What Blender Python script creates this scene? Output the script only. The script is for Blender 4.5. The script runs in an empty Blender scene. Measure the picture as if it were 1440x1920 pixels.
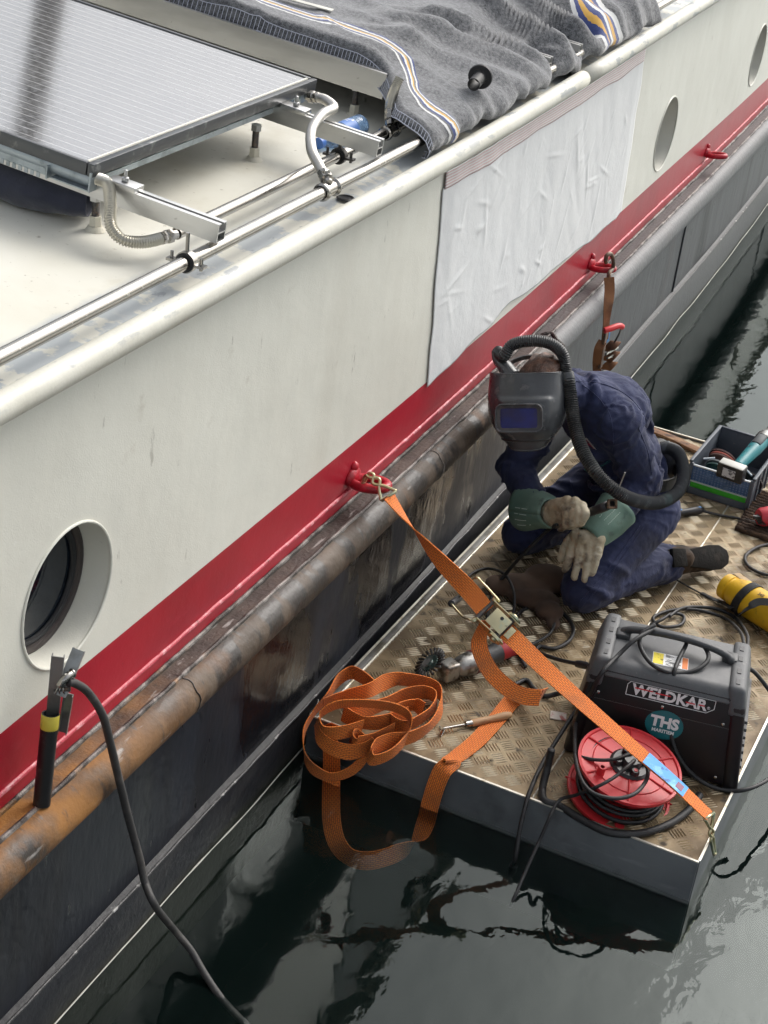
import bpy, bmesh, math, random
from mathutils import Vector as V, Matrix, noise as mnoise
random.seed(7)
sc = bpy.context.scene
col = sc.collection
# ------------------------------------------------------------------ camera
F_PX, PITCH, ROLL, YAW = 3085.66, 0.489384, 0.129245, 0.370032
CP = V((1.65, 0.0, 3.0195))
FW = V((-math.sin(YAW)*math.cos(PITCH), math.cos(YAW)*math.cos(PITCH), -math.sin(PITCH)))
_r = V((math.cos(YAW), math.sin(YAW), 0)); _u = _r.cross(FW)
RT = _r*math.cos(ROLL) + _u*math.sin(ROLL)
UP = -_r*math.sin(ROLL) + _u*math.cos(ROLL)
cd = bpy.data.cameras.new('camera'); cam = bpy.data.objects.new('camera', cd); col.objects.link(cam)
cd.sensor_fit = 'VERTICAL'; cd.sensor_height = 36.0; cd.lens = 36.0*F_PX/1920
cd.clip_start = 0.05; cd.clip_end = 2000
cam.matrix_world = Matrix(((RT.x, UP.x, -FW.x, CP.x), (RT.y, UP.y, -FW.y, CP.y), (RT.z, UP.z, -FW.z, CP.z), (0, 0, 0, 1)))
sc.camera = cam
sc.render.resolution_x, sc.render.resolution_y = 768, 1024
# ------------------------------------------------------------------ light: bright overcast
SUN_DIR = V((0.22, 0.69, 0.70)).normalized()
w = bpy.data.worlds.new('World'); sc.world = w; w.use_nodes = True
wn, wl = w.node_tree.nodes, w.node_tree.links
wn.clear()
sky = wn.new('ShaderNodeTexSky'); sky.sky_type = 'NISHITA'; sky.sun_disc = False
sky.sun_elevation = math.asin(SUN_DIR.z); sky.sun_rotation = math.atan2(SUN_DIR.x, SUN_DIR.y)
sky.air_density = 1.2; sky.dust_density = 6.0; sky.ozone_density = 1.5
hs = wn.new('ShaderNodeHueSaturation'); hs.inputs['Saturation'].default_value = 0.30
bg = wn.new('ShaderNodeBackground'); bg.inputs['Strength'].default_value = 0.15
wo = wn.new('ShaderNodeOutputWorld')
wl.new(sky.outputs[0], hs.inputs['Color']); wl.new(hs.outputs[0], bg.inputs[0]); wl.new(bg.outputs[0], wo.inputs[0])
sd = bpy.data.lights.new('sun', 'SUN'); sd.energy = 0.6; sd.angle = math.radians(34); sd.color = (1, .97, .93)
so = bpy.data.objects.new('sun', sd); col.objects.link(so)
so.rotation_euler = (-SUN_DIR).to_track_quat('-Z', 'Y').to_euler(); so.location = (4, 4, 9)
vs = sc.view_settings; vs.view_transform = 'Standard'; vs.look = 'None'; vs.gamma = 1; vs.exposure = 0.56; vs.use_curve_mapping = False
sc.cycles.max_bounces = 6; sc.cycles.diffuse_bounces = 2; sc.cycles.glossy_bounces = 4; sc.cycles.transparent_max_bounces = 12; sc.cycles.transmission_bounces = 6
sc.cycles.use_adaptive_sampling = True; sc.cycles.adaptive_threshold = 0.03; sc.cycles.adaptive_min_samples = 12
sc.cycles.use_denoising = True
sc.cycles.sample_clamp_indirect = 8

# ------------------------------------------------------------------ helpers
def at(px, py, x=None, y=None, z=None):
    """point of the place seen at a photograph pixel, on the plane x=, y= or z="""
    r = FW + RT*((px-720)/F_PX) - UP*((py-960)/F_PX)
    if x is not None: k = (x-CP.x)/r.x
    elif y is not None: k = (y-CP.y)/r.y
    else: k = (z-CP.z)/r.z
    return CP + r*k
def lerp(a, b, t): return a+(b-a)*t
def clamp(v, a=0., b=1.): return max(a, min(b, v))
def sst(a, b, v):
    t = clamp((v-a)/(b-a)); return t*t*(3-2*t)
def fbm(p, o=4): return mnoise.fractal(V(p), 1.0, 2.0, o)
def crom(pts, n=8, closed=False):
    pts = [V(p) for p in pts]; out = []; m = len(pts)
    for i in range(m if closed else m-1):
        if closed: a, b, c, d = pts[(i-1) % m], pts[i], pts[(i+1) % m], pts[(i+2) % m]
        else: a, b, c, d = pts[max(i-1, 0)], pts[i], pts[i+1], pts[min(i+2, m-1)]
        for k in range(n):
            t = k/n
            out.append(0.5*((2*b)+(c-a)*t+(2*a-5*b+4*c-d)*t*t+(3*b-a-3*c+d)*t**3))
    if not closed: out.append(pts[-1].copy())
    return out
def frames(path, closed=False, up=None):
    n = len(path); T = []
    for i in range(n):
        a = path[(i-1) % n] if closed else path[max(i-1, 0)]
        b = path[(i+1) % n] if closed else path[min(i+1, n-1)]
        t = b-a; T.append(t.normalized() if t.length > 1e-9 else V((0, 0, 1)))
    u = V(up) if up is not None else V((0, 0, 1))
    if abs(u.dot(T[0])) > .95: u = V((1, 0, 0))
    N = []; nn = (u-T[0]*u.dot(T[0])).normalized()
    for i in range(n):
        nn = nn-T[i]*nn.dot(T[i])
        nn = nn.normalized() if nn.length > 1e-6 else T[i].orthogonal().normalized()
        N.append(nn.copy())
    return T, N
def basis(axis, up=(0, 0, 1)):
    a = V(axis).normalized(); u = V(up)
    if abs(a.dot(u)) > .97: u = V((1, 0, 0))
    x = u.cross(a).normalized(); y = a.cross(x)
    return x, y, a
def rotz(a): return Matrix.Rotation(a, 3, 'Z')

class MB:
    def __init__(s): s.v = []; s.f = []; s.uv = None
    def add(s, v, f):
        o = len(s.v); s.v += [V(p) for p in v]; s.f += [tuple(i+o for i in q) for q in f]; return s
    def box(s, c, sz, R=None, taper=None):
        c = V(c); h = V(sz)/2; vs = []
        for k in (-1, 1):
            for (i, j) in ((-1, -1), (1, -1), (1, 1), (-1, 1)):
                p = V((i*h.x, j*h.y, k*h.z))
                if taper and k == 1: p.x *= taper[0]; p.y *= taper[1]
                vs.append(c+(R @ p if R else p))
        return s.add(vs, [(3, 2, 1, 0), (4, 5, 6, 7), (0, 1, 5, 4), (1, 2, 6, 5), (2, 3, 7, 6), (3, 0, 4, 7)])
    def tube(s, path, r, n=10, cap=True, closed=False, up=None, sq=1.0):
        path = [V(p) for p in path]; T, N = frames(path, closed, up); m = len(path); vs = []; fs = []
        for i, p in enumerate(path):
            ri = r[i] if isinstance(r, (list, tuple)) else r
            B = T[i].cross(N[i])
            for k in range(n):
                a = 2*math.pi*k/n; vs.append(p+N[i]*(math.cos(a)*ri*sq)+B*(math.sin(a)*ri))
        for i in range(m if closed else m-1):
            for k in range(n):
                a = i*n+k; b = i*n+(k+1) % n; c = ((i+1) % m)*n+(k+1) % n; d = ((i+1) % m)*n+k
                fs.append((a, b, c, d))
        if cap and not closed:
            fs.append(tuple(range(n))[::-1]); fs.append(tuple(range((m-1)*n, m*n)))
        return s.add(vs, fs)
    def cyl(s, a, b, r0, r1=None, n=16, cap=True): return s.tube([a, b], [r0, r0 if r1 is None else r1], n, cap)
    def ribbon(s, path, wdir, width, th):
        """flat strap: wdir = width direction (one or one per point)"""
        path = [V(p) for p in path]; m = len(path); vs = []; fs = []; sl = 0
        T, _ = frames(path)
        if s.uv is None: s.uv = []
        for i, p in enumerate(path):
            wd = V(wdir[i] if isinstance(wdir, list) else wdir); wd = (wd-T[i]*wd.dot(T[i])).normalized()
            nr = T[i].cross(wd); wi = width[i] if isinstance(width, list) else width
            if i: sl += (p-path[i-1]).length
            for (a, b) in ((-1, -1), (1, -1), (1, 1), (-1, 1)): vs.append(p+wd*(a*wi/2)+nr*(b*th/2)); s.uv.append((sl, a*wi/2))
        for i in range(m-1):
            for k in range(4): fs.append((i*4+k, i*4+(k+1) % 4, (i+1)*4+(k+1) % 4, (i+1)*4+k))
        fs.append((3, 2, 1, 0)); e = (m-1)*4; fs.append((e, e+1, e+2, e+3))
        return s.add(vs, fs)
    def lathe(s, prof, o, axis, n=24, arc=None):
        x, y, a = basis(axis); o = V(o); vs = []; fs = []; m = len(prof)
        for (r, h) in prof:
            for k in range(n):
                t = 2*math.pi*k/n; vs.append(o+a*h+x*(r*math.cos(t))+y*(r*math.sin(t)))
        for i in range(m-1):
            for k in range(n): fs.append((i*n+k, i*n+(k+1) % n, (i+1)*n+(k+1) % n, (i+1)*n+k))
        return s.add(vs, fs)
    def prism(s, poly, o, ux, uy, dv):
        o, ux, uy, dv = V(o), V(ux), V(uy), V(dv); n = len(poly)
        a = [o+ux*p[0]+uy*p[1] for p in poly]; b = [p+dv for p in a]
        fl = ux.cross(uy).dot(dv) > 0
        f = [tuple(range(n))[::-1] if fl else tuple(range(n)), tuple(range(n, 2*n)) if fl else tuple(range(n, 2*n))[::-1]]
        for i in range(n):
            j = (i+1) % n; q = (i, j, n+j, n+i); f.append(q if fl else q[::-1])
        return s.add(a+b, f)
    def ell(s, c, r, R=None, nu=16, nv=10):
        c = V(c); vs = []; fs = []
        for i in range(nv+1):
            ph = math.pi*i/nv
            for k in range(nu):
                t = 2*math.pi*k/nu
                p = V((r[0]*math.sin(ph)*math.cos(t), r[1]*math.sin(ph)*math.sin(t), r[2]*math.cos(ph)))
                vs.append(c+(R @ p if R else p))
        for i in range(nv):
            for k in range(nu): fs.append((i*nu+k, (i+1)*nu+k, (i+1)*nu+(k+1) % nu, i*nu+(k+1) % nu))
        return s.add(vs, fs)
    def grid(s, fn, nu, nv, flip=False, uvfn=None):
        vs = [fn(i/nu, j/nv) for j in range(nv+1) for i in range(nu+1)]; fs = []
        for j in range(nv):
            for i in range(nu):
                a = j*(nu+1)+i; q = (a, a+1, a+nu+2, a+nu+1); fs.append(q[::-1] if flip else q)
        if uvfn: s.uv = (s.uv or [])+[uvfn(i/nu, j/nv) for j in range(nv+1) for i in range(nu+1)]
        return s.add(vs, fs)
    def mesh(s, off=V((0, 0, 0)), bev=0, seg=2, merge=False, angle=30):
        me = bpy.data.meshes.new('mesh'); me.from_pydata([p-off for p in s.v], [], s.f); 
        if s.uv and len(s.uv) == len(s.v):
            ul = me.uv_layers.new(name='UVMap')
            for l in me.loops: ul.data[l.index].uv = s.uv[l.vertex_index]
        if bev or merge:
            bm = bmesh.new(); bm.from_mesh(me)
            bmesh.ops.remove_doubles(bm, verts=bm.verts, dist=1e-5)
            bmesh.ops.recalc_face_normals(bm, faces=bm.faces)
            if bev:
                es = [e for e in bm.edges if len(e.link_faces) == 2 and e.calc_face_angle(0) > math.radians(angle)]
                bmesh.ops.bevel(bm, geom=es, offset=bev, segments=seg, profile=.5, affect='EDGES', clamp_overlap=True)
            bm.to_mesh(me); bm.free()
        return me
    def build(s, name, mat, parent=None, smooth=40, bev=0, seg=2, merge=False, angle=30, solid=0, kind=None, label=None, off=None):
        base = V(parent['_b']) if parent is not None and '_b' in parent else V((0, 0, 0))
        if off is not None: base = V(off)
        me = s.mesh(base, bev, seg, merge, angle)
        o = bpy.data.objects.new(name, me); col.objects.link(o)
        if parent is not None: o.parent = parent; o['_b'] = tuple(base)
        elif off is not None: o.location = base
        for m in (mat if isinstance(mat, (list, tuple)) else [mat]): me.materials.append(m)
        if smooth:
            me.shade_smooth()
            if smooth < 180: me.set_sharp_from_angle(angle=math.radians(smooth))
        if solid:
            md = o.modifiers.new('solid', 'SOLIDIFY'); md.thickness = solid; md.offset = 0
        if kind: o['kind'] = kind
        if label: o['label'] = label
        return o
def tag(o, label, cat, group=None):
    o['label'] = label; o['category'] = cat
    if group: o['group'] = group
    return o
def thing(name, label, cat, loc, group=None):
    o = bpy.data.objects.new(name, None); col.objects.link(o); o.location = loc; o.empty_display_size = .05
    o['_b'] = tuple(loc); return tag(o, label, cat, group)
def struct(o): o['kind'] = 'structure'; return o
def text_mesh(txt, size, o, ux, uy, name, mat, parent, ext=.0006, bold=.0, sx=1.0, align='CENTER', shear=0):
    cu = bpy.data.curves.new('t', 'FONT'); cu.body = txt; cu.size = size; cu.extrude = ext; cu.offset = bold; cu.shear = shear
    cu.align_x = align; cu.align_y = 'CENTER'; cu.resolution_u = 3
    ob = bpy.data.objects.new('t', cu); col.objects.link(ob)
    dg = bpy.context.evaluated_depsgraph_get(); me = bpy.data.meshes.new_from_object(ob.evaluated_get(dg))
    bpy.data.objects.remove(ob)
    ux, uy, o = V(ux).normalized(), V(uy).normalized(), V(o); nz = ux.cross(uy); base = V(parent['_b'])
    for v in me.vertices: v.co = o+ux*(v.co.x*sx)+uy*v.co.y+nz*v.co.z-base
    me.materials.clear(); me.materials.append(mat)
    t = bpy.data.objects.new(name, me); col.objects.link(t); t.parent = parent; t['_b'] = tuple(base); return t

# ------------------------------------------------------------------ materials
def mk(name, base, rough=.5, metal=0., layers=(), bump=None, bumps=(), spec=None, coat=0, sheen=0, trans=0, ior=None, coord='Object', emit=None):
    m = bpy.data.materials.new(name); m.use_nodes = True; nt = m.node_tree; N, L = nt.nodes, nt.links
    b = N['Principled BSDF']; b.inputs['Base Color'].default_value = (*base, 1); b.inputs['Roughness'].default_value = rough
    b.inputs['Metallic'].default_value = metal
    if spec is not None: b.inputs['Specular IOR Level'].default_value = spec
    if coat: b.inputs['Coat Weight'].default_value = coat; b.inputs['Coat Roughness'].default_value = .12
    if sheen: b.inputs['Sheen Weight'].default_value = sheen; b.inputs['Sheen Roughness'].default_value = .6
    if trans: b.inputs['Transmission Weight'].default_value = trans
    if ior: b.inputs['IOR'].default_value = ior
    if emit: b.inputs['Emission Color'].default_value = (*emit[0], 1); b.inputs['Emission Strength'].default_value = emit[1]
    tc = N.new('ShaderNodeTexCoord').outputs[coord]
    def noise(scale, stretch=(1, 1, 1), detail=6, rgh=.6, dist=0, off=0):
        mp = N.new('ShaderNodeMapping'); mp.inputs['Scale'].default_value = stretch; mp.inputs['Location'].default_value = (off*3.1, off*1.7, off*5.3)
        L.new(tc, mp.inputs[0]); t = N.new('ShaderNodeTexNoise'); t.inputs['Scale'].default_value = scale
        t.inputs['Detail'].default_value = detail; t.inputs['Roughness'].default_value = rgh; t.inputs['Distortion'].default_value = dist
        L.new(mp.outputs[0], t.inputs['Vector']); return t.outputs['Fac']
    def mrange(v, a, c, lo=0, hi=1):
        r = N.new('ShaderNodeMapRange'); r.inputs[1].default_value = a; r.inputs[2].default_value = c
        r.inputs[3].default_value = lo; r.inputs[4].default_value = hi; L.new(v, r.inputs[0]); return r.outputs[0]
    def mul(a, c):
        k = N.new('ShaderNodeMath'); k.operation = 'MULTIPLY'; L.new(a, k.inputs[0])
        if isinstance(c, (int, float)): k.inputs[1].default_value = c
        else: L.new(c, k.inputs[1])
        return k.outputs[0]
    cur = None; rcur = None; mcur = None
    for i, ly in enumerate(layers):
        if ly.get('scale'):
            f = mrange(noise(ly['scale'], ly.get('stretch', (1, 1, 1)), ly.get('detail', 4), ly.get('rgh', .6), ly.get('dist', 0), i+1), ly.get('lo', .45), ly.get('hi', .6))
        else: f = None
        for (axn, a, c) in ly.get('ax', ()):
            s = N.new('ShaderNodeSeparateXYZ'); L.new(tc, s.inputs[0]); src = s.outputs[axn]
            if ly.get('wob'):
                nz = noise(ly.get('wscale', 6), (1, 1, 1), 5, .6, 0, i+9); k = N.new('ShaderNodeMath'); k.operation = 'MULTIPLY_ADD'
                L.new(nz, k.inputs[0]); k.inputs[1].default_value = ly['wob']; L.new(src, k.inputs[2]); src = k.outputs[0]
            g = mrange(src, a, c); f = g if f is None else mul(f, g)
        f = mul(f, ly.get('amt', 1.0))
        mx = N.new('ShaderNodeMix'); mx.data_type = 'RGBA'; L.new(f, mx.inputs[0])
        if cur: L.new(cur, mx.inputs[6])
        else: mx.inputs[6].default_value = (*base, 1)
        mx.inputs[7].default_value = (*ly['col'], 1); cur = mx.outputs[2]
        for key, attr in (('rough', 'r'), ('metal', 'm')):
            if key in ly:
                mm = N.new('ShaderNodeMix'); L.new(f, mm.inputs[0]); pc = rcur if attr == 'r' else mcur
                if pc: L.new(pc, mm.inputs[2])
                else: mm.inputs[2].default_value = rough if attr == 'r' else metal
                mm.inputs[3].default_value = ly[key]
                if attr == 'r': rcur = mm.outputs[0]
                else: mcur = mm.outputs[0]
    if cur: L.new(cur, b.inputs['Base Color'])
    if rcur: L.new(rcur, b.inputs['Roughness'])
    if mcur: L.new(mcur, b.inputs['Metallic'])
    prev = None
    for bp in ([bump] if bump else [])+list(bumps):
        f = noise(bp[0], bp[3] if len(bp) > 3 else (1, 1, 1), 3, .6, 0, 3.3)
        k = N.new('ShaderNodeBump'); k.inputs['Strength'].default_value = bp[1]; k.inputs['Distance'].default_value = bp[2]
        L.new(f, k.inputs['Height'])
        if prev: L.new(prev, k.inputs['Normal'])
        prev = k.outputs[0]
    if prev: L.new(prev, b.inputs['Normal'])
    m['_x'] = 1
    return m
def L_(col, scale, lo, hi, **k): return dict(col=col, scale=scale, lo=lo, hi=hi, **k)
# ------------------------------------------------------------------ palette
WHITE = mk('hull_white_paint', (.735, .725, .645), .42, layers=[
    L_((.675, .66, .58), 1.3, .42, .72), L_((.60, .58, .50), 5, .58, .78, stretch=(1, 1, .18), amt=.3),
    L_((.36, .34, .29), 22, .685, .74, stretch=(1, 1.2, .4), amt=.6), L_((.55, .52, .44), 3.2, .60, .76, stretch=(1, 1, .12), amt=.3), L_((.47, .43, .35), 9, .66, .74, detail=8, amt=.4), L_((.80, .79, .74), 40, .68, .76, amt=.5)],
    bumps=[(260, .22, .002), (18, .10, .01), (1.4, .35, .05)])
RED = mk('hull_red_paint', (.40, .012, .028), .34, layers=[
    L_((.30, .010, .022), 2.2, .45, .7), L_((.50, .05, .07), 14, .62, .8, stretch=(1, .3, 1), amt=.6),
    L_((.12, .02, .02), 20, .70, .78, amt=.7)], bumps=[(120, .18, .002), (9, .12, .01)])
REDBEAD = mk('red_painted_weld', (.50, .05, .075), .4, layers=[L_((.66, .28, .30), 30, .52, .66), L_((.2, .02, .02), 22, .64, .72)], bump=(90, .5, .004))  # pink flecks paint the bead's highlight into its colour
BLACK = mk('hull_black_paint', (.013, .0155, .022), .50, layers=[
    L_((.022, .026, .036), 1.1, .40, .62), dict(col=(.085, .087, .092), ax=[('Y', 5.0, 6.3)], amt=.75, rough=.5),  # grey towards the far end: grazing sky reflection put into the colour
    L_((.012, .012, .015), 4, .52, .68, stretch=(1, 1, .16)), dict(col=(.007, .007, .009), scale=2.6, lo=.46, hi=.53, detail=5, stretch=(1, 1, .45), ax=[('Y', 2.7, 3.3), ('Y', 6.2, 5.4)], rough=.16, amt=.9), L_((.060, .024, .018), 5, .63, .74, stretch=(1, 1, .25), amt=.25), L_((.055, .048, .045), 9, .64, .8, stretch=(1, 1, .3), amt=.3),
    L_((.006, .006, .008), 16, .66, .70, stretch=(1, 1.6, .35), amt=.9, rough=.2)],
    bumps=[(60, .25, .004, (1, 1, .4)), (7, .25, .02, (1, 1, .5))])
BILGE = mk('bilge_paint', (.011, .012, .016), .5, layers=[L_((.030, .030, .030), 6, .5, .7, stretch=(1, .4, 1)), L_((.20, .20, .20), 40, .71, .77, stretch=(1, .4, 1), amt=.7), dict(col=(.085, .087, .09), ax=[('Y', 5.2, 6.5)], amt=.7),  # far grey repeats the hull's painted sky reflection
    dict(col=(.045, .045, .022), ax=[('Z', .045, .0)], wob=.04, amt=.9, rough=.6)], bump=(40, .4, .006))
FENDER = mk('fender_steel', (.068, .048, .033), .6, layers=[
    L_((.115, .082, .056), 7, .44, .66), L_((.012, .0115, .012), 6, .47, .53, stretch=(.6, 1.5, .6), rough=.4, amt=.75), L_((.15, .115, .085), 5, .56, .68, stretch=(.7, 1.4, .7), amt=.5),
    dict(col=(.30, .135, .035), scale=6, lo=.36, hi=.60, detail=8, ax=[('Y', 3.3, 2.7)], wob=.6, wscale=3, rough=.8),
    L_((.18, .085, .035), 4, .58, .72, amt=.7, rough=.7),
    L_((.32, .30, .28), 34, .66, .74, stretch=(1, .25, 1), amt=.75, rough=.5),
    L_((.012, .012, .013), 13, .60, .66, stretch=(.6, 1.6, .6), amt=.7, rough=.35),
    dict(col=(.105, .108, .115), ax=[('Y', 5.50, 5.62)], wob=.1, wscale=9, rough=.5, amt=.92)],
    bumps=[(50, .5, .005), (9, .2, .01)])
LEDGE = mk('fender_ledge_steel', (.045, .034, .028), .5, layers=[
    L_((.10, .075, .06), 8, .42, .66), 
    dict(col=(.36, .165, .04), scale=8, lo=.30, hi=.56, detail=9, ax=[('Y', 3.35, 2.8)], wob=.8, wscale=3, rough=.85),
    L_((.36, .34, .32), 42, .63, .70, stretch=(1, .2, 1), amt=.8), L_((.012, .011, .011), 30, .64, .70, amt=.8, rough=.25),
    dict(col=(.085, .080, .080), ax=[('Y', 5.50, 5.62)], wob=.1, wscale=9, rough=.6, amt=.85)], bumps=[(60, .6, .005)])
BEAD = mk('weld_bead_steel', (.20, .18, .165), .5, metal=.3, layers=[L_((.04, .032, .028), 14, .42, .56), L_((.33, .16, .05), 8, .55, .7, ax=[('Y', 3.4, 2.8)])], bump=(150, .8, .004))
ROOF = mk('roof_cream_paint', (.68, .665, .585), .5, layers=[
    L_((.60, .58, .49), 2.0, .42, .66), L_((.46, .42, .32), 4, .54, .74, detail=8, amt=.6), L_((.34, .31, .24), 60, .66, .72, amt=.8), L_((.30, .27, .20), 12, .68, .76, detail=8, amt=.6),
    dict(col=(.38, .41, .42), scale=5, lo=.28, hi=.44, ax=[('X', -.125, -.10)], wob=.035, wscale=14, rough=.42, amt=.95),
    dict(col=(.62, .60, .51), scale=11, lo=.50, hi=.55, detail=8, ax=[('X', -.125, -.10)], amt=.95),
    dict(col=(.24, .26, .28), scale=22, lo=.64, hi=.68, stretch=(1, .5, 1), ax=[('X', -.11, -.08)], amt=.8)],
    bumps=[(200, .15, .002), (6, .15, .012)])
RAIL = mk('rail_cream_paint', (.60, .588, .515), .45, layers=[
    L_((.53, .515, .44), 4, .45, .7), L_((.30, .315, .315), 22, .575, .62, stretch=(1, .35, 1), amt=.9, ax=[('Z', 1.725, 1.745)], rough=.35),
    L_((.38, .33, .25), 22, .70, .75, stretch=(1, .5, 1), amt=.7)], bumps=[(120, .2, .003), (14, .2, .01)])
GLASSD = mk('porthole_glass', (.006, .010, .016), .04, spec=.6)
BROWNR = mk('brown_rubber_gasket', (.045, .034, .030), .5, bump=(90, .2, .002))
STEEL = mk('stainless_steel', (.36, .345, .32), .20, metal=1, layers=[L_((.46, .44, .41), 30, .5, .7, stretch=(1, .2, 1)), L_((.58, .56, .52), 60, .62, .7, amt=.6, rough=.4)], bump=(140, .1, .001))
ALU = mk('aluminium_profile', (.62, .62, .61), .34, metal=.9, layers=[L_((.48, .48, .47), 12, .5, .72, stretch=(.2, 1, 1)), L_((.30, .30, .29), 40, .68, .74, amt=.6)], bump=(160, .1, .001))
GALV = mk('galvanised_steel', (.38, .43, .46), .42, metal=.6, layers=[L_((.26, .30, .32), 20, .48, .6), L_((.20, .20, .12), 5, .6, .75, amt=.6, rough=.7)], bump=(90, .15, .002))
DARKSTEEL = mk('dark_steel', (.10, .095, .09), .45, metal=.7, layers=[L_((.2, .14, .1), 30, .6, .7)], bump=(100, .3, .002))
RUBBER = mk('black_rubber', (.016, .016, .017), .55, layers=[L_((.05, .048, .045), 30, .55, .75, amt=.6)], bump=(120, .15, .002))
BLKPLASTIC = mk('black_plastic', (.018, .018, .020), .4, layers=[L_((.05, .05, .05), 50, .6, .75, amt=.5)], bump=(300, .15, .001))

# ------------------------------------------------------------------ water and canal bed
wm_ = bpy.data.materials.new('canal_water'); wm_.use_nodes = True; nt = wm_.node_tree; N, L = nt.nodes, nt.links; N.clear()
out = N.new('ShaderNodeOutputMaterial'); tc = N.new('ShaderNodeTexCoord')
def _nz(scale, st, d=3):
    mp = N.new('ShaderNodeMapping'); mp.inputs['Scale'].default_value = st; L.new(tc.outputs['Object'], mp.inputs[0])
    t = N.new('ShaderNodeTexNoise'); t.inputs['Scale'].default_value = scale; t.inputs['Detail'].default_value = d; t.inputs['Roughness'].default_value = .45; t.inputs['Distortion'].default_value = .4
    L.new(mp.outputs[0], t.inputs['Vector']); return t.outputs['Fac']
b1 = N.new('ShaderNodeBump'); b1.inputs['Strength'].default_value = .15; b1.inputs['Distance'].default_value = .030; L.new(_nz(2.6, (1, .75, 1)), b1.inputs['Height'])
b2 = N.new('ShaderNodeBump'); b2.inputs['Strength'].default_value = .15; b2.inputs['Distance'].default_value = .006; L.new(_nz(14, (1, .7, 1)), b2.inputs['Height']); L.new(b1.outputs[0], b2.inputs['Normal'])
fr = N.new('ShaderNodeFresnel'); fr.inputs['IOR'].default_value = 1.38; L.new(b2.outputs[0], fr.inputs['Normal'])
gl = N.new('ShaderNodeBsdfGlossy'); gl.inputs['Roughness'].default_value = .012; gl.inputs['Color'].default_value = (.90, .98, .96, 1); L.new(b2.outputs[0], gl.inputs['Normal'])
tr = N.new('ShaderNodeBsdfTransparent'); tr.inputs['Color'].default_value = (.95, .97, .96, 1)
df = N.new('ShaderNodeBsdfDiffuse'); df.inputs['Color'].default_value = (.045, .085, .078, 1); md = N.new('ShaderNodeMixShader'); md.inputs[0].default_value = .06; L.new(tr.outputs[0], md.inputs[1]); L.new(df.outputs[0], md.inputs[2])
mx = N.new('ShaderNodeMixShader'); L.new(fr.outputs[0], mx.inputs[0]); L.new(md.outputs[0], mx.inputs[1]); L.new(gl.outputs[0], mx.inputs[2])
L.new(mx.outputs[0], out.inputs['Surface'])
va = N.new('ShaderNodeVolumeAbsorption'); va.inputs['Color'].default_value = (.30, .47, .42, 1); va.inputs['Density'].default_value = 1.5
L.new(va.outputs[0], out.inputs['Volume'])
BED = mk('canal_mud', (.022, .030, .024), .9)
wb = MB(); wb.box((20, 30, -1.25), (160, 160, 2.5)); wo_ = wb.build('water', wm_, smooth=0); struct(wo_)
bb = MB(); bb.box((20, 30, -2.55), (150, 150, .3)); struct(bb.build('canal_bed', BED, smooth=0))

# ------------------------------------------------------------------ the barge
Y0, Y1 = -1.0, 17.0
def xh(y): return -.0042*(y-5)**2 if y > 5 else 0.
def sh(y): return .062*sst(3.8, 7.8, y)
def hp(x, y, z): return V((x+xh(y), y, z+sh(y)))        # ship cross-section point -> world
barge = thing('barge', 'long moored barge with cream upper side, red band and black hull beside the work float', 'barge', (0, 0, 0))
YS = [Y0+(Y1-Y0)*i/90 for i in range(91)]
def strake(pa, pb, nz=1, ys=YS):
    m = MB(); n = len(ys)-1
    return m.grid(lambda u, v: hp(lerp(pa[0], pb[0], v), ys[round(u*n)], lerp(pa[1], pb[1], v)), n, nz)
R_PH = .162; PORT = [(2.498, 1.168), (7.10, 1.160), (9.06, 1.178), (11.2, 1.18), (13.2, 1.18)]
ZW0, ZW1 = .953, 1.70
ww = MB(); HW = .30; cuts = [Y0]
segs = []; last = Y0
for (yc, zc) in PORT: segs.append((last, yc-HW)); last = yc+HW
segs.append((last, Y1))
for (a, b) in segs:
    n = max(2, int((b-a)/.2)); ww.grid(lambda u, v: hp(0, lerp(a, b, u), lerp(ZW0, ZW1, v)), n, 4)
for (yc, zc) in PORT:
    angs = sorted([2*math.pi*k/48 for k in range(48)]+[math.atan2(zz-zc, yy) % (2*math.pi) for yy in (-HW, HW) for zz in (ZW0, ZW1)])
    vs, fs = [], []
    for a in angs:
        c, s = math.cos(a), math.sin(a)
        k = min(HW/abs(c) if abs(c) > 1e-9 else 9, ((ZW1-zc)/s if s > 0 else (ZW0-zc)/s) if abs(s) > 1e-9 else 9)
        vs.append(hp(0, yc+R_PH*c, zc+R_PH*s)); vs.append(hp(0, yc+k*c, zc+k*s))
    n = len(angs)
    for i in range(n): j = (i+1) % n; fs.append((2*i, 2*i+1, 2*j+1, 2*j))
    ww.add(vs, fs)
ww.build('upper_side', WHITE, barge, merge=True)
strake((0, .80), (0, ZW0)).build('red_band', RED, barge)
strake((.004, .745), (.004, .80)).build('red_band', RED, barge, label='lower red strip between the welded ridge and the black ledge')
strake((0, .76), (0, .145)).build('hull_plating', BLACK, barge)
m = MB(); n = len(YS)-1
prof = [(0, .150), (.020, .143), (.026, .128), (.026, .0), (.02, -.25), (-.25, -.55), (-1.2, -.7)]
m.grid(lambda u, v: hp(prof[round(v*6)][0]+.003*math.sin(YS[round(u*n)]*3), YS[round(u*n)], prof[round(v*6)][1]), n, 6)
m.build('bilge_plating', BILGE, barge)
def wob_tube(x, z, r, ys, amp, seed, n=8):
    m = MB(); pts = []; rr = []
    for y in ys:
        pts.append(hp(x+amp*mnoise.noise(V((y*9, seed, 0))), y, z+amp*mnoise.noise(V((y*9, seed, 4)))))
        rr.append(r*(1+.35*mnoise.noise(V((y*31, seed, 9)))))
    return m.tube(pts, rr, n)
YF = [1.6+.03*i for i in range(320)]
wob_tube(.002, .80, .006, YF, .002, 1).build('weld_ridge', REDBEAD, barge)
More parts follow.
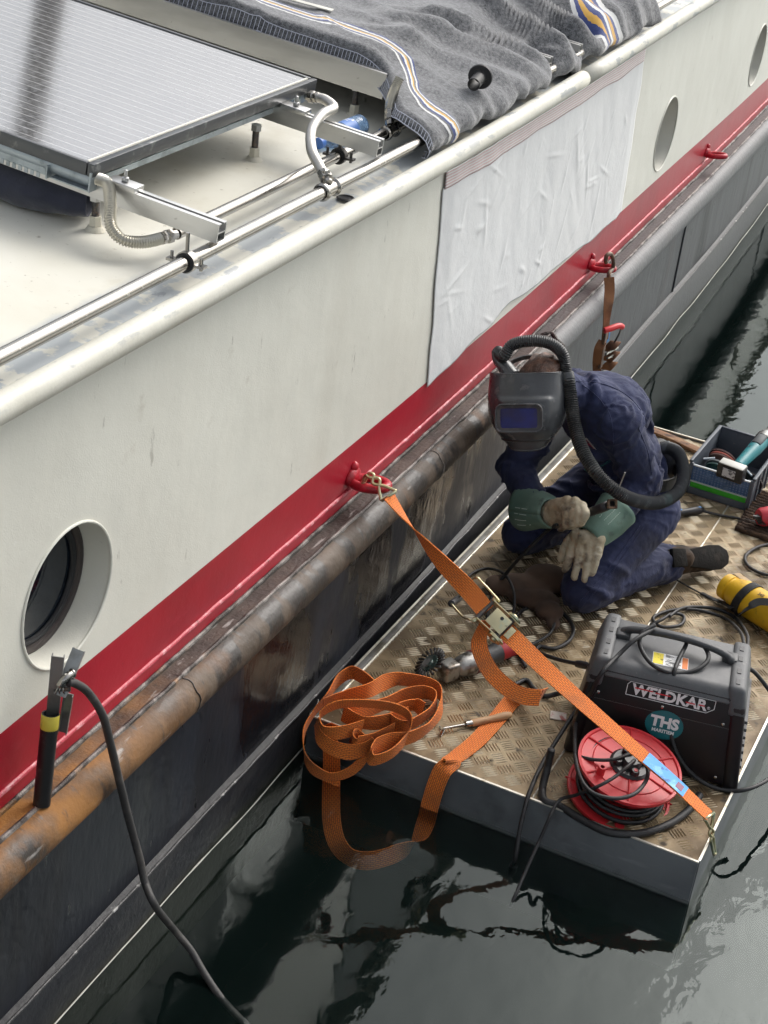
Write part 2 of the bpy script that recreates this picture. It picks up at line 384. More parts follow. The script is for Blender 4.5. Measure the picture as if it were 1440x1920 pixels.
wob_tube(.022, .146, .0042, YF, .003, 2).build('bilge_weld', mk('flaked_weld', (.035, .035, .036), .4, layers=[L_((.45, .44, .42), 22, .62, .68)], bump=(80, .6, .005)), barge)
m = MB(); m.tube([hp(.027+.014*mnoise.noise(V((y*2.5, 8, 0)))*.5+.006, y, 0) - V((0, 0, sh(y)-.0015)) for y in YF], [.0022*(1+.6*mnoise.noise(V((y*12, 3, 0)))) for y in YF], 5); m.build('scum_line', mk('scum_line', (.55, .54, .48), .6), barge, smooth=180)
# rubbing strake: half pipe with a welded top ledge
FR = .055
m = MB(); NP = 18
def fpt(u, v):
    y = YS[round(u*90)]; a = math.radians(lerp(100, -95, v)); wv = 1+.012*mnoise.noise(V((y*2.3, v*2, 5)))
    return hp(.062+FR*wv*math.cos(a), y, .702+FR*wv*math.sin(a))
m.grid(fpt, 90, NP, flip=True); m.build('rubbing_strake', FENDER, barge, smooth=180)
m = MB(); m.grid(lambda u, v: hp(lerp(.0, .062, v), YS[round(u*90)], .756+.002*v), 90, 3, flip=True); m.build('strake_ledge', LEDGE, barge)
wob_tube(.008, .759, .007, YF, .003, 3).build('ledge_weld', BEAD, barge)
wob_tube(.060, .757, .007, YF, .004, 4).build('crown_weld', BEAD, barge)
# butt joint in the strake where the new steel meets the painted one
m = MB(); m.tube([hp(.062+(FR+.003)*math.cos(a), 5.56+.012*math.sin(a*5), .702+(FR+.003)*math.sin(a)) for a in [math.radians(140-12*k) for k in range(20)]], .009, 8)
m.build('butt_weld', BEAD, barge)
for yj in (2.9, 4.42):
    m = MB(); m.tube([hp(.062+(FR+.001)*math.cos(a), yj+.004*math.sin(a*7), .702+(FR+.0005)*math.sin(a)) for a in [math.radians(130-12*k) for k in range(18)]], .0022, 6); m.build('butt_weld', BEAD, barge)
for yj in (1.9, 7.98, 11.0):
    m = MB(); m.tube([hp(.004, yj+.01*(k/20), lerp(.68, .15, k/20)) for k in range(21)], .0045, 6); m.build('plate_seam', BLACK, barge)
# top rail (half-round capping), two lengths that meet at a joint
def rail(ya, yb):
    m = MB(); ys = [ya+(yb-ya)*i/60 for i in range(61)]
    m.tube([hp(.036, y, 1.720) for y in ys], .029, 16); return m.build('top_rail', RAIL, barge, smooth=180, off=None)
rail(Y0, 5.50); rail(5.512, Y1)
m = MB(); m.tube([hp(.036, 5.49, 1.720), hp(.036, 5.522, 1.720)], .026, 16); m.build('rail_joint', RAIL, barge)
m = MB(); m.grid(lambda u, v: hp(lerp(.03, 0, v), YS[round(u*90)], lerp(1.70, 1.695, v)), 90, 1); m.build('rail_underside', WHITE, barge)
# roof
def rz(x): return 1.712+.055*(-x) if x < 0 else 1.712
m = MB(); XS = [.03, .0, -.03, -.06, -.09, -.12, -.2, -.35, -.6, -1., -1.6, -2.4, -3.4, -4.2]
m.grid(lambda u, v: hp(XS[round(v*13)], YS[round(u*90)], rz(XS[round(v*13)])+.003*fbm((XS[round(v*13)]*2, YS[round(u*90)]*2, 0), 3)), 90, 13, flip=True)
m.build('roof', ROOF, barge, smooth=60)
m = MB(); m.box((-4.2, 8, .7), (.05, 18, 2.4)); m.box((-2.1, Y0, .6), (4.2, .05, 2.2)); m.box((-2.1, Y1, .6), (4.2, .05, 2.2)); m.build('far_side', WHITE, barge)
# portholes
for (yc, zc) in PORT:
    ph = bpy.data.objects.new('porthole', None); col.objects.link(ph); ph.parent = barge; ph['_b'] = barge['_b']
    rng = [2*math.pi*k/48 for k in range(48)]
    m = MB(); DP = .082
    pr = [(R_PH, .0), (R_PH-.004, -.03), (R_PH-.006, -DP)]
    vs, fs = [], []
    for (r, x) in pr:
        for a in rng: vs.append(hp(x, yc+r*math.cos(a), zc+r*math.sin(a)))
    for i in range(2):
        for k in range(48): fs.append((i*48+k, (i+1)*48+k, (i+1)*48+(k+1) % 48, i*48+(k+1) % 48))
    m.add(vs, fs); m.build('reveal', WHITE, ph)
    m = MB(); m.tube([hp(.001, yc+(R_PH+.001)*math.cos(a), zc+(R_PH+.001)*math.sin(a)) for a in rng], .0036, 8, closed=True); m.build('rim', WHITE, ph)
    for (r, rr, x) in ((R_PH-.012, .011, -.074), (R_PH-.028, .008, -.078)):
        m = MB(); m.tube([hp(x, yc+r*math.cos(a), zc+r*math.sin(a)) for a in rng], rr, 8, closed=True); m.build('gasket', BROWNR if rr > .01 else RUBBER, ph)
    m = MB(); m.add([hp(-.081, yc+(R_PH-.01)*math.cos(a), zc+(R_PH-.01)*math.sin(a)) for a in rng], [tuple(range(48))]); m.build('pane', GLASSD, ph, smooth=0)
    m = MB(); m.add([hp(-.14, yc+.35*math.cos(a), zc+.25*math.sin(a)) for a in rng], [tuple(range(48))]); m.build('backing', GLASSD, ph, smooth=0)
# welded lashing eyes
EYERED = mk('eye_red_paint', (.46, .014, .03), .34, layers=[L_((.28, .012, .02), 20, .5, .62), L_((.36, .22, .12), 40, .69, .73)], bump=(70, .3, .004))
def lash_eye(y, z, s=1.0):
    # oval ring lying nearly level, its root welded to the band
    m = MB(); o = hp(0, y, z)
    ring = [o+V((.052*s+.048*s*math.cos(a), .030*s*math.sin(a)*(1.0), .006*math.cos(a)-.010)) for a in [2*math.pi*k/28 for k in range(28)]]
    m.tube(ring, .0125*s, 10, closed=True)
    m.ell(o+V((.004, 0, -.004)), (.016*s, .036*s, .026*s), None, 14, 8)
    m.ell(o+V((.004, .004, .024*s)), (.012*s, .014*s, .014*s), None, 10, 6)
    return m.build('lashing_eye', EYERED, barge, smooth=180)
lash_eye(3.955, .846, 1.15); lash_eye(6.19, .838, 1.0); lash_eye(8.13, .855, 1.0)
# scupper with grey sealant
m = MB(); c = at(648, 372, z=1.72); m.lathe([(.0, -.001), (.017, -.001), (.021, .003), (.025, 0)], c+V((0, 0, .001)), (0, 0, 1), 20); m.build('scupper', RUBBER, barge)
# mast on the far roof (only its reflection in the solar panel is in the picture)
# ------------------------------------------------------------------ roof gear
SL = .090                                   # roof racks rise inboard
INB = V((-1, 0, SL)).normalized(); RKZ = V((SL, 0, 1)).normalized()
RACK = Matrix((( -INB.x, 0, RKZ.x), (0, 1, 0), (-INB.z, 0, RKZ.z)))    # local x outboard, y along, z up
def rk(x, y, z): return V((x, y, z+SL*(-x-.32)))   # z measured at x=-.32
m = MB(); m.cyl((-3.42, 7.66, 1.85), (-3.42, 7.66, 7.5), .085, .07, 20); m.cyl((-3.42, 7.66, 1.85), (-3.42, 7.66, 1.92), .16, .16, 20)
tag(m.build('mast', mk('mast_grey_paint', (.09, .09, .095), .5), smooth=40), 'dark grey mast pole on the far roof, mirrored in the solar panel', 'mast')

# solar panel
PV = bpy.data.materials.new('solar_glass'); PV.use_nodes = True; nt = PV.node_tree; N, L = nt.nodes, nt.links
b = N['Principled BSDF']; b.inputs['Roughness'].default_value = .16; b.inputs['IOR'].default_value = 5.0; b.inputs['Base Color'].default_value = (.05, .05, .055, 1)
tc = N.new('ShaderNodeTexCoord'); sx = N.new('ShaderNodeSeparateXYZ'); L.new(tc.outputs['Object'], sx.inputs[0])
fr_ = N.new('ShaderNodeMath'); fr_.operation = 'MODULO'; fr_.inputs[1].default_value = .0365; ad = N.new('ShaderNodeMath'); ad.inputs[1].default_value = 5.0; L.new(sx.outputs['Y'], ad.inputs[0]); L.new(ad.outputs[0], fr_.inputs[0])
lt = N.new('ShaderNodeMath'); lt.operation = 'LESS_THAN'; lt.inputs[1].default_value = .0022; L.new(fr_.outputs[0], lt.inputs[0])
nz = N.new('ShaderNodeTexNoise'); nz.inputs['Scale'].default_value = 9; nz.inputs['Detail'].default_value = 6; L.new(tc.outputs['Object'], nz.inputs['Vector'])
m1 = N.new('ShaderNodeMix'); m1.data_type = 'RGBA'; m1.inputs[6].default_value = (.05, .05, .055, 1); m1.inputs[7].default_value = (.13, .125, .115, 1); L.new(nz.outputs['Fac'], m1.inputs[0])
m2 = N.new('ShaderNodeMix'); m2.data_type = 'RGBA'; L.new(lt.outputs[0], m2.inputs[0]); L.new(m1.outputs[2], m2.inputs[6]); m2.inputs[7].default_value = (.50, .50, .49, 1); L.new(m2.outputs[2], b.inputs['Base Color'])
n3 = N.new('ShaderNodeTexNoise'); n3.inputs['Scale'].default_value = 70; n3.inputs['Detail'].default_value = 4; L.new(tc.outputs['Object'], n3.inputs['Vector'])
mr = N.new('ShaderNodeMapRange'); mr.inputs[1].default_value = .3; mr.inputs[2].default_value = .75; mr.inputs[3].default_value = .07; mr.inputs[4].default_value = .17; L.new(n3.outputs['Fac'], mr.inputs[0]); L.new(mr.outputs[0], b.inputs['Roughness'])
FRAMEK = mk('panel_frame', (.09, .095, .10), .35, metal=.5, layers=[L_((.30, .31, .30), 24, .55, .7, amt=.7)], bump=(120, .1, .002))
def solar(y0, y1, label, w_=1.68):
    sp = thing('solar_panel', label, 'solar panel', rk(-.32, y0, 1.86))
    zt = 1.902
    m = MB(); c = rk(-.32-w_/2, (y0+y1)/2, zt-.004); m.box(c, (w_-.03, y1-y0-.03, .006), RACK); m.build('glass', PV, sp, smooth=0)
    for (xa, xb, ya, yb) in ((-.32, -.335, y0, y1), (-.32-w_+.015, -.32-w_, y0, y1), (-.335, -.32-w_+.015, y0, y0+.012), (-.335, -.32-w_+.015, y1-.012, y1)):
        m = MB(); m.box(rk((xa+xb)/2, (ya+yb)/2, zt-.0135), (abs(xa-xb), yb-ya, .031), RACK); m.build('frame', FRAMEK, sp, bev=.0015)
    m = MB(); m.box(rk(-.343, (y0+y1)/2, zt+.0002), (.005, y1-y0-.03, .003), RACK); m.build('border_strip', mk('panel_border', (.72, .71, .62), .4), sp)
    return sp
s1 = solar(3.035, 4.142, 'bare solar panel with pale cell lines mirroring the sky, left of the blanket')
m = MB(); m.tube([rk(-.335, 3.062, 1.862), rk(-1.9, 3.062, 1.862)], .021, 16); m.build('header_tube', GALV, s1)
m = MB(); m.tube([rk(-.335, 4.10, 1.862), rk(-1.9, 4.10, 1.862)], .021, 16); m.build('header_tube', GALV, s1)
for k in range(7):
    y = 3.16+k*.14; m = MB(); m.tube([rk(-.36, y, 1.868), rk(-.348, y+.01, 1.868), rk(-.345, y+.05, 1.868), rk(-.345, y+.10, 1.868), rk(-.36, y+.115, 1.868)], .010, 8); m.build('collector_loop', GALV, s1)
m = MB(); m.box(rk(-.372, 3.58, 1.842), (.055, .96, .003), RACK); m.box(rk(-.345, 3.58, 1.849), (.003, .96, .014), RACK); m.build('edge_angle', GALV, s1)
for k in range(9):
    m = MB(); m.cyl(rk(-.362, 3.18+k*.1, 1.8436), rk(-.362, 3.18+k*.1, 1.8446), .0055, None, 10); m.build('bolt_hole', BLKPLASTIC, s1)
# toothed strip under the header
m = MB()
for k in range(46): m.box(rk(-.47-k*.0165, 3.042, 1.833), (.009, .002, .012), RACK)
m.box(rk(-.84, 3.044, 1.845), (.78, .003, .016), RACK); m.build('toothed_strip', GALV, s1)
m = MB(); m.box(rk(-.385, 3.075, 1.838), (.10, .075, .003), RACK); m.box(rk(-.44, 3.05, 1.85), (.004, .04, .03), RACK); m.box(rk(-.325, 3.052, 1.862), (.004, .045, .045), RACK); m.build('header_bracket', GALV, s1)

# strut profiles
def strut(y, xo, xi, label, z=1.862, h=.044, wy=.036):
    c = rk((xo+xi)/2, y, z-h/2); ln = abs(xo-xi)/math.cos(math.atan(SL)); m = MB()
    def bx(dy, dz, sy, sz): m.box(c+RACK @ V((0, dy, dz)), (ln, sy, sz), RACK)
    t = .003
    bx(-wy/2+t/2, 0, t, h); bx(wy/2-t/2, 0, t, h); bx(0, -h/2+t/2, wy-2*t, t); bx(0, 0, wy-2*t, t)
    bx(-wy/2+t+.005, h/2-t/2, .010, t); bx(wy/2-t-.005, h/2-t/2, .010, t)
    return tag(m.build('mounting_beam', ALU, smooth=0, off=c), label, 'mounting beam', 'aluminium mounting beams')
strut(3.078, -.01, -2.0, 'slotted aluminium beam nearest the camera, under the near edge of the bare solar panel')
strut(3.955, -.028, -2.0, 'slotted aluminium beam under the far end of the bare solar panel, beside the blue bottle')
strut(4.475, -.25, -2.2, 'pale beam just below the stitched left hem of the grey blanket', z=1.885, h=.075)
strut(5.60, -.02, -1.5, 'longer silver beam end poking out from under the grey blanket')
strut(5.33, -.035, -1.4, 'shorter silver beam end poking out of the blanket, nearer the camera', z=1.858)

# clip block on the near beam
m = MB(); c = rk(-.262, 3.078, 1.868); m.box(c, (.075, .040, .014), RACK, ); m.cyl(c+V((0, 0, .005)), c+V((0, 0, .034)), .0045, None, 8); m.cyl(c+V((0, 0, .008)), c+V((0, 0, .017)), .0095, None, 6)
tag(m.build('panel_clamp', ALU, bev=.002, off=c), 'silver clamp block with bolt on the nearest aluminium beam', 'clamp', 'panel clamps')
m = MB(); c = rk(-.285, 3.955, 1.868); m.box(c, (.075, .040, .014), RACK); m.cyl(c+V((0, 0, .005)), c+V((0, 0, .034)), .0045, None, 8); m.cyl(c+V((0, 0, .008)), c+V((0, 0, .017)), .0095, None, 6)
tag(m.build('panel_clamp', ALU, bev=.002, off=c), 'silver clamp block with bolt beside the smooth braided hose', 'clamp', 'panel clamps')

# feet
CREAMB = mk('cream_painted_nut', (.60, .57, .47), .5, layers=[L_((.30, .24, .17), 50, .6, .7)], bump=(120, .4, .003))
def foot(y, label, zt=1.815, x=-.345):
    b0 = V((x, y, rz(x))); t = thing('mounting_foot', label, 'foot', b0, 'threaded mounting feet')
    m = MB(); m.cyl(b0, b0+V((0, 0, .012)), .024, .017, 14); m.cyl(b0+V((0, 0, .006)), b0+V((0, 0, .036)), .0155, .0145, 6); m.build('base_nut', CREAMB, t)
    m = MB(); n = 26; m.tube([b0+V((0, 0, .03+(zt-b0.z-.03)*i/n)) for i in range(n+1)], [.0088+.0009*(i % 2) for i in range(n+1)], 10); m.build('stud', DARKSTEEL, t)
    m = MB(); m.cyl(V((x, y, zt-.012)), V((x, y, zt+.004)), .015, None, 6); m.build('top_nut', ALU, t)
foot(3.09, 'threaded foot with cream nut beside the dark trousers'); foot(3.85, 'threaded foot with cream nut under the middle of the bare panel', 1.825); foot(4.47, 'threaded foot with cream nut under the pale beam by the blanket hem', 1.822)

# stainless pipes
def pipe_on_roof(x, y0, y1, z, r, label, tees=(), clamps=()):
    t = thing('water_pipe', label, 'pipe', (x, (y0+y1)/2, z), 'stainless pipes along the roof')
    m = MB(); m.tube([V((x+xh(lerp(y0, y1, i/40)), lerp(y0, y1, i/40), z+sh(lerp(y0, y1, i/40)))) for i in range(41)], r, 18); m.build('tube', STEEL, t, smooth=60)
    for y in clamps:
        m = MB(); m.tube([V((x, y-.012, z)), V((x, y+.012, z))], r+.006, 18); m.build('rubber_lining', RUBBER, t)
        m = MB(); m.tube([V((x, y-.009, z)), V((x, y+.009, z))], r+.0085, 18); m.box((x+r+.018, y, z-.002), (.026, .018, .006)); m.box((x-r-.018, y, z-.002), (.026, .018, .006))
        m.cyl((x+r+.021, y, z-.012), (x+r+.021, y, z+.016), .004, None, 8); m.cyl((x-r-.021, y, z-.012), (x-r-.021, y, z+.016), .004, None, 8)
        m.cyl((x, y, z+r), (x, y, z+r+.05), .0045, None, 8); m.build('pipe_clamp', DARKSTEEL if x < -.1 else STEEL, t)
    for y in tees:
        m = MB()
        m.lathe([(r+.002, -.038), (r+.007, -.036), (r+.008, -.028), (r+.003, -.024), (r+.003, .024), (r+.008, .028), (r+.007, .036), (r+.002, .038)], (x, y, z), (0, 1, 0), 20)
        m.cyl((x-.003, y, z), (x-.012, y+.004, z+.045), .0125, .011, 14); m.build('tee_fitting', STEEL, t)
    return t
pipe_on_roof(-.030, 0.3, 6.9, 1.770, .0160, 'main stainless pipe running the whole roof edge beside the cream rail', (3.655,), (2.965,))
pipe_on_roof(-.140, 3.105, 4.60, 1.770, .0142, 'shorter thin stainless pipe behind the main pipe', (4.275,), (3.945,))

# flexible hoses
def corr(name_label, pts, r, ring, mat_, fit0=True, fit1=True, amp=.16):
    p = crom(pts, 60); acc = 0; rr = []; out = [p[0]]; d = [0]
    # resample
    tot = sum((p[i+1]-p[i]).length for i in range(len(p)-1)); n = int(tot/(ring/4)); res = []; i = 0; acc = 0
    for k in range(n+1):
        s = tot*k/n
        while i < len(p)-2 and acc+(p[i+1]-p[i]).length < s: acc += (p[i+1]-p[i]).length; i += 1
        l = (p[i+1]-p[i]).length; res.append(p[i].lerp(p[i+1], clamp((s-acc)/l if l else 0)))
    t = thing('flexible_hose', name_label, 'hose', pts[0], 'flexible metal hoses on the roof')
    m = MB(); m.tube(res, [r*(1+amp*math.cos(k*math.pi/2)) for k in range(n+1)], 14); m.build('corrugated_tube' if amp > .1 else 'braided_tube', mat_, t, smooth=80)
    for (f, a, b_) in ((fit0, res[0], res[min(10, n)]), (fit1, res[-1], res[-min(10, n)])):
        if f:
            dr = (b_-a).normalized(); m = MB()
            m.lathe([(0, -.030), (r*.8, -.030), (r*.85, -.016), (r*1.3, -.015), (r*1.32, -.002), (r*1.05, 0), (r*1.18, .004), (r*1.18, .013), (r*.9, .015)], a, dr, 8); m.build('end_fitting', STEEL, t, smooth=25)
    return t
HOSEM = mk('corrugated_steel', (.62, .60, .54), .3, metal=.9, bump=(80, .05, .001))
corr('ribbed steel hose hanging in an S from the near corner of the bare solar panel', [rk(-.322, 3.058, 1.866), rk(-.29, 3.05, 1.866), rk(-.262, 3.02, 1.838), V((-.24, 2.99, 1.795)), V((-.205, 2.985, 1.772)), V((-.172, 3.02, 1.765)), V((-.148, 3.075, 1.768))], .0125, .0058, HOSEM, False)
corr('smooth braided hose arching from the far panel corner down to the main pipe', [rk(-.30, 4.095, 1.868), rk(-.262, 4.08, 1.876), rk(-.205, 4.02, 1.882), V((-.195, 3.93, 1.872)), V((-.178, 3.84, 1.852)), V((-.120, 3.73, 1.835)), V((-.072, 3.685, 1.812)), V((-.046, 3.663, 1.800))], .0135, .004, mk('braided_steel', (.58, .56, .52), .34, metal=.9, bump=(420, .5, .002)), True, True, .03)
corr('short ribbed hose dropping from under the blanket to the thin pipe', [V((-.165, 4.36, 1.90)), V((-.168, 4.34, 1.872)), V((-.16, 4.30, 1.84)), V((-.148, 4.28, 1.815))], .0125, .0058, HOSEM, False)

# things left lying on the roof
bot = thing('plastic_bottle', 'clear blue plastic bottle lying on the roof behind the second beam', 'bottle', (-.23, 4.17, 1.76))
BLUEP = mk('clear_blue_plastic', (.30, .48, .75), .12, trans=.75, ior=1.3)
pr = [(0, 0), (.026, 0), (.031, .006), (.0315, .04), (.029, .046), (.0315, .052), (.0315, .11), (.029, .116), (.0315, .122), (.0315, .15), (.022, .19), (.013, .205), (.013, .215)]
ax = V((.10, .95, .06)).normalized(); o_ = V((-.238, 4.29, 1.765))
m = MB(); m.lathe(pr, o_, -ax, 22); m.build('bottle_body', BLUEP, bot, smooth=60)
m = MB(); m.lathe([(0.016, .208), (.016, .226), (0, .226)], o_, -ax, 16); m.build('cap', mk('blue_cap', (.05, .16, .5), .4), bot)
m = MB(); m.lathe([(.0319, .056), (.0319, .108)], o_, -ax, 22); m.build('paper_label', mk('bottle_label', (.10, .22, .55), .5, layers=[L_((.75, .78, .8), 30, .55, .6)]), bot)

NAVY = mk('navy_cotton', (.010, .013, .030), .85, layers=[L_((.018, .022, .045), 5, .45, .65)], bumps=[(40, .3, .006), (500, .2, .001)], sheen=.3)
tr_ = thing('trousers', 'dark navy trousers lying under the bare solar panel', 'trousers', (-.5, 3.1, 1.75))
pth = crom([V((-1.25, 3.20, 1.86)), V((-.95, 3.16, 1.835)), V((-.72, 3.13, 1.81)), V((-.56, 3.10, 1.79)), V((-.46, 3.105, 1.785)), V((-.385, 3.13, 1.785))], 10)
m = MB(); Tt, Nn = frames(pth); vs = []; fs = []; n = 22
for i, p in enumerate(pth):
    B = Tt[i].cross(Nn[i]); rw = lerp(.075, .048, i/(len(pth)-1)); rh = lerp(.055, .036, i/(len(pth)-1))
    for k in range(n):
        a = 2*math.pi*k/n; f = 1+.16*mnoise.noise(V((i*.23, math.cos(a)*1.4, math.sin(a)*1.4)))+.06*mnoise.noise(V((i*.7, math.cos(a)*4, math.sin(a)*4)))
        q = p+Nn[i]*(math.sin(a)*rh*f)+B*(math.cos(a)*rw*f); q.z = max(q.z, rz(q.x)+.004); vs.append(q)
for i in range(len(pth)-1):
    for k in range(n): fs.append((i*n+k, i*n+(k+1) % n, (i+1)*n+(k+1) % n, (i+1)*n+k))
m.add(vs, fs); m.build('trouser_leg', NAVY, tr_, smooth=180, solid=.003)

# ------------------------------------------------------------------ grey wool blanket over the next panel
solar(4.50, 5.55, 'solar panel hidden under the grey wool blanket')
WOOL = bpy.data.materials.new('grey_wool'); WOOL.use_nodes = True; nt = WOOL.node_tree; N, L = nt.nodes, nt.links
b = N['Principled BSDF']; b.inputs['Roughness'].default_value = .95; b.inputs['Sheen Weight'].default_value = .5; b.inputs['Sheen Roughness'].default_value = .5
b.inputs['Specular IOR Level'].default_value = .1
uvn = N.new('ShaderNodeUVMap'); sx = N.new('ShaderNodeSeparateXYZ'); L.new(uvn.outputs[0], sx.inputs[0]); tc = N.new('ShaderNodeTexCoord')
def wnz(s, d):
    t = N.new('ShaderNodeTexNoise'); t.inputs['Scale'].default_value = s; t.inputs['Detail'].default_value = d; t.inputs['Roughness'].default_value = .7; L.new(tc.outputs['Object'], t.inputs['Vector']); return t.outputs['Fac']
na = wnz(85, 4); nb = wnz(300, 2)
w1 = N.new('ShaderNodeMath'); w1.operation = 'MULTIPLY_ADD'; L.new(na, w1.inputs[0]); w1.inputs[1].default_value = .010; L.new(sx.outputs['X'], w1.inputs[2])
def ramp(u0, u1, cols):
    mr = N.new('ShaderNodeMapRange'); mr.inputs[1].default_value = u0; mr.inputs[2].default_value = u1; L.new(w1.outputs[0], mr.inputs[0])
    r = N.new('ShaderNodeValToRGB'); r.color_ramp.interpolation = 'CONSTANT'; n = len(cols)
    el = r.color_ramp.elements
    while len(el) < n: el.new(.5)
    for i, c in enumerate(cols): el[i].position = i/n; el[i].color = (*c, 1)
    L.new(mr.outputs[0], r.inputs[0])
    a = N.new('ShaderNodeMath'); a.operation = 'GREATER_THAN'; L.new(w1.outputs[0], a.inputs[0]); a.inputs[1].default_value = u0
    c = N.new('ShaderNodeMath'); c.operation = 'LESS_THAN'; L.new(w1.outputs[0], c.inputs[0]); c.inputs[1].default_value = u1
    k = N.new('ShaderNodeMath'); k.operation = 'MULTIPLY'; L.new(a.outputs[0], k.inputs[0]); L.new(c.outputs[0], k.inputs[1]); return r.outputs[0], k.outputs[0]
g = N.new('ShaderNodeValToRGB'); g.color_ramp.elements[0].position = .36; g.color_ramp.elements[1].position = .66
g.color_ramp.elements[0].color = (.030, .032, .036, 1); g.color_ramp.elements[1].color = (.235, .238, .245, 1)
mxn = N.new('ShaderNodeMath'); mxn.operation = 'MULTIPLY_ADD'; L.new(nb, mxn.inputs[0]); mxn.inputs[1].default_value = .35; 
m5 = N.new('ShaderNodeMath'); m5.operation = 'MULTIPLY'; m5.inputs[1].default_value = .65; L.new(na, m5.inputs[0]); L.new(m5.outputs[0], mxn.inputs[2]); L.new(mxn.outputs[0], g.inputs[0])
Wc, Bc, Yc, Gc = (.68, .68, .66), (.045, .065, .20), (.62, .36, .07), (.14, .14, .145)
cur = g.outputs[0]
for (u0, u1, cs) in ((.130, .196, [Wc, Gc, Bc, Wc, Yc, Gc, Wc, Bc, Wc][:8]), (1.46, 1.68, [Wc, Bc, Yc, Bc, Wc, Bc, Yc, Bc, Wc])):
    cc, kk = ramp(u0, u1, cs); q = N.new('ShaderNodeMix'); q.data_type = 'RGBA'; L.new(kk, q.inputs[0]); L.new(cur, q.inputs[6]); L.new(cc, q.inputs[7]); cur = q.outputs[2]
L.new(cur, b.inputs['Base Color'])
bp = N.new('ShaderNodeBump'); bp.inputs['Strength'].default_value = .6; bp.inputs['Distance'].default_value = .004; L.new(mxn.outputs[0], bp.inputs['Height']); L.new(bp.outputs[0], b.inputs['Normal'])
CROSS = [(-2.3, 2.110), (-1.2, 2.010), (-.60, 1.952), (-.36, 1.930), (-.315, 1.915), (-.26, 1.885), (-.20, 1.862), (-.14, 1.846), (-.10, 1.836), (-.06, 1.822), (-.030, 1.812), (-.002, 1.796), (.014, 1.772), (.006, 1.748), (-.010, 1.744)]
cl = [0]
for i in range(1, len(CROSS)): cl.append(cl[-1]+math.dist(CROSS[i], CROSS[i-1]))
def cross(v):
    s = v*cl[-1]
    for i in range(1, len(cl)):
        if s <= cl[i]+1e-9:
            t = (s-cl[i-1])/(cl[i]-cl[i-1]); return lerp(CROSS[i-1][0], CROSS[i][0], t), lerp(CROSS[i-1][1], CROSS[i][1], t)
    return CROSS[-1]
def gz(d, w_): return math.exp(-(d/w_)**2)
def blanket(u, v):
    v = v**.55                                # denser towards the outboard slope
    x, z = cross(v)
    out = sst(-.30, -.06, x)
    yl = lerp(4.455, 4.205, out); yr = lerp(7.3, 6.50, out)
    y = lerp(yl, yr, u)
    d = y-yl
    # left end turned down over the beam
    if d < .05: z -= (.05-d)*1.25*(1-.55*out); y = yl+.018+d*.65
    k = 1-sst(.0, .10, d)
    z += .007*fbm((x*4, y*3, 1), 3)*(.5+out)+.013*abs(mnoise.noise(V((x*5+1.3*y, y*4.2, 3))))*out
    z += .014*gz(mnoise.noise(V((x*1.5, y*1.8, 8))), .10)*(1-out)+.008*gz(mnoise.noise(V((x*3.1+y, y*2.6, 5))), .08)
    # folds that gather around the beam ends and slacken between them
    for (yy, xx, a, wd, sl) in ((5.43, -.2, .060, .040, .20), (5.71, -.2, .065, .045, -.1), (5.04, -.15, .034, .050, .60), (4.84, -.15, .022, .04, .5), (5.92, -.16, .050, .09, -.3), (5.20, -.1, .036, .032, .55), (6.06, -.10, .035, .05, -.2), (6.28, -.12, .045, .06, -.35), (5.50, -.25, .030, .03, .0), (5.10, -.3, .018, .03, 1.1), (4.95, -.32, .014, .025, 1.3)):
        z += a*gz(y-yy-sl*(x-xx), wd)*sst(-.60, -.24, x)*(1-.70*sst(-.05, .012, x))
    z -= .060*gz(y-5.76, .05)*sst(-.32, -.12, x)*(1-sst(-.05, 0, x))
    z -= .030*gz(y-5.49, .03)*sst(-.25, -.10, x)
    z -= .105*gz(y-5.59, .042)*sst(-.19, -.13, x)*(1-sst(-.02, .01, x))+.095*gz(y-5.325, .036)*sst(-.13, -.085, x)*(1-sst(-.02, .01, x))
    z += .035*sst(5.7, 6.2, y)*sst(-.5, -.2, x)*(1-sst(-.03, .012, x))
    x += .020*mnoise.noise(V((y*7, 2, x*3)))*out+.012*mnoise.noise(V((y*17, 5, x*6)))*out-.035*gz(y-5.30, .07)*sst(-.15, -.02, x)-.03*gz(y-5.62, .06)*sst(-.15, -.02, x)
    if x > -.2: x -= .07*sst(5.68, 5.95, y)*0
    return V((x+xh(y), y, max(z+sh(y)*.6, 1.735)))
bk = thing('blanket', 'grey wool blanket with white, blue and yellow stripes draped over a solar panel', 'blanket', (-.3, 5.3, 1.8))
m = MB(); m.grid(blanket, 190, 90, uvfn=lambda u, v: (u*lerp(2.845, 2.295, sst(-.30, -.06, cross(v**.55)[0]))*.93, v)); bo = m.build('cloth', WOOL, bk, smooth=180, solid=.006)
STITCH = mk('hem_stitching', (.46, .48, .55), .9)
m = MB(); base_pts = [blanket(0, .02+.98*j/260) for j in range(261)]; in_pts = [blanket(.010, .02+.98*j/260) for j in range(261)]
for j in range(0, 260):
    if j % 2 == 0: m.tube([base_pts[j]+V((0, -.005, .001)), in_pts[j]+V((0, -.003, .006))], .0011, 4, cap=False)
m.tube([p+V((0, -.006, 0)) for p in base_pts], .0016, 4); m.tube([p+V((0, -.003, .006)) for p in in_pts], .0013, 4); m.build('hem_stitching', STITCH, bk)
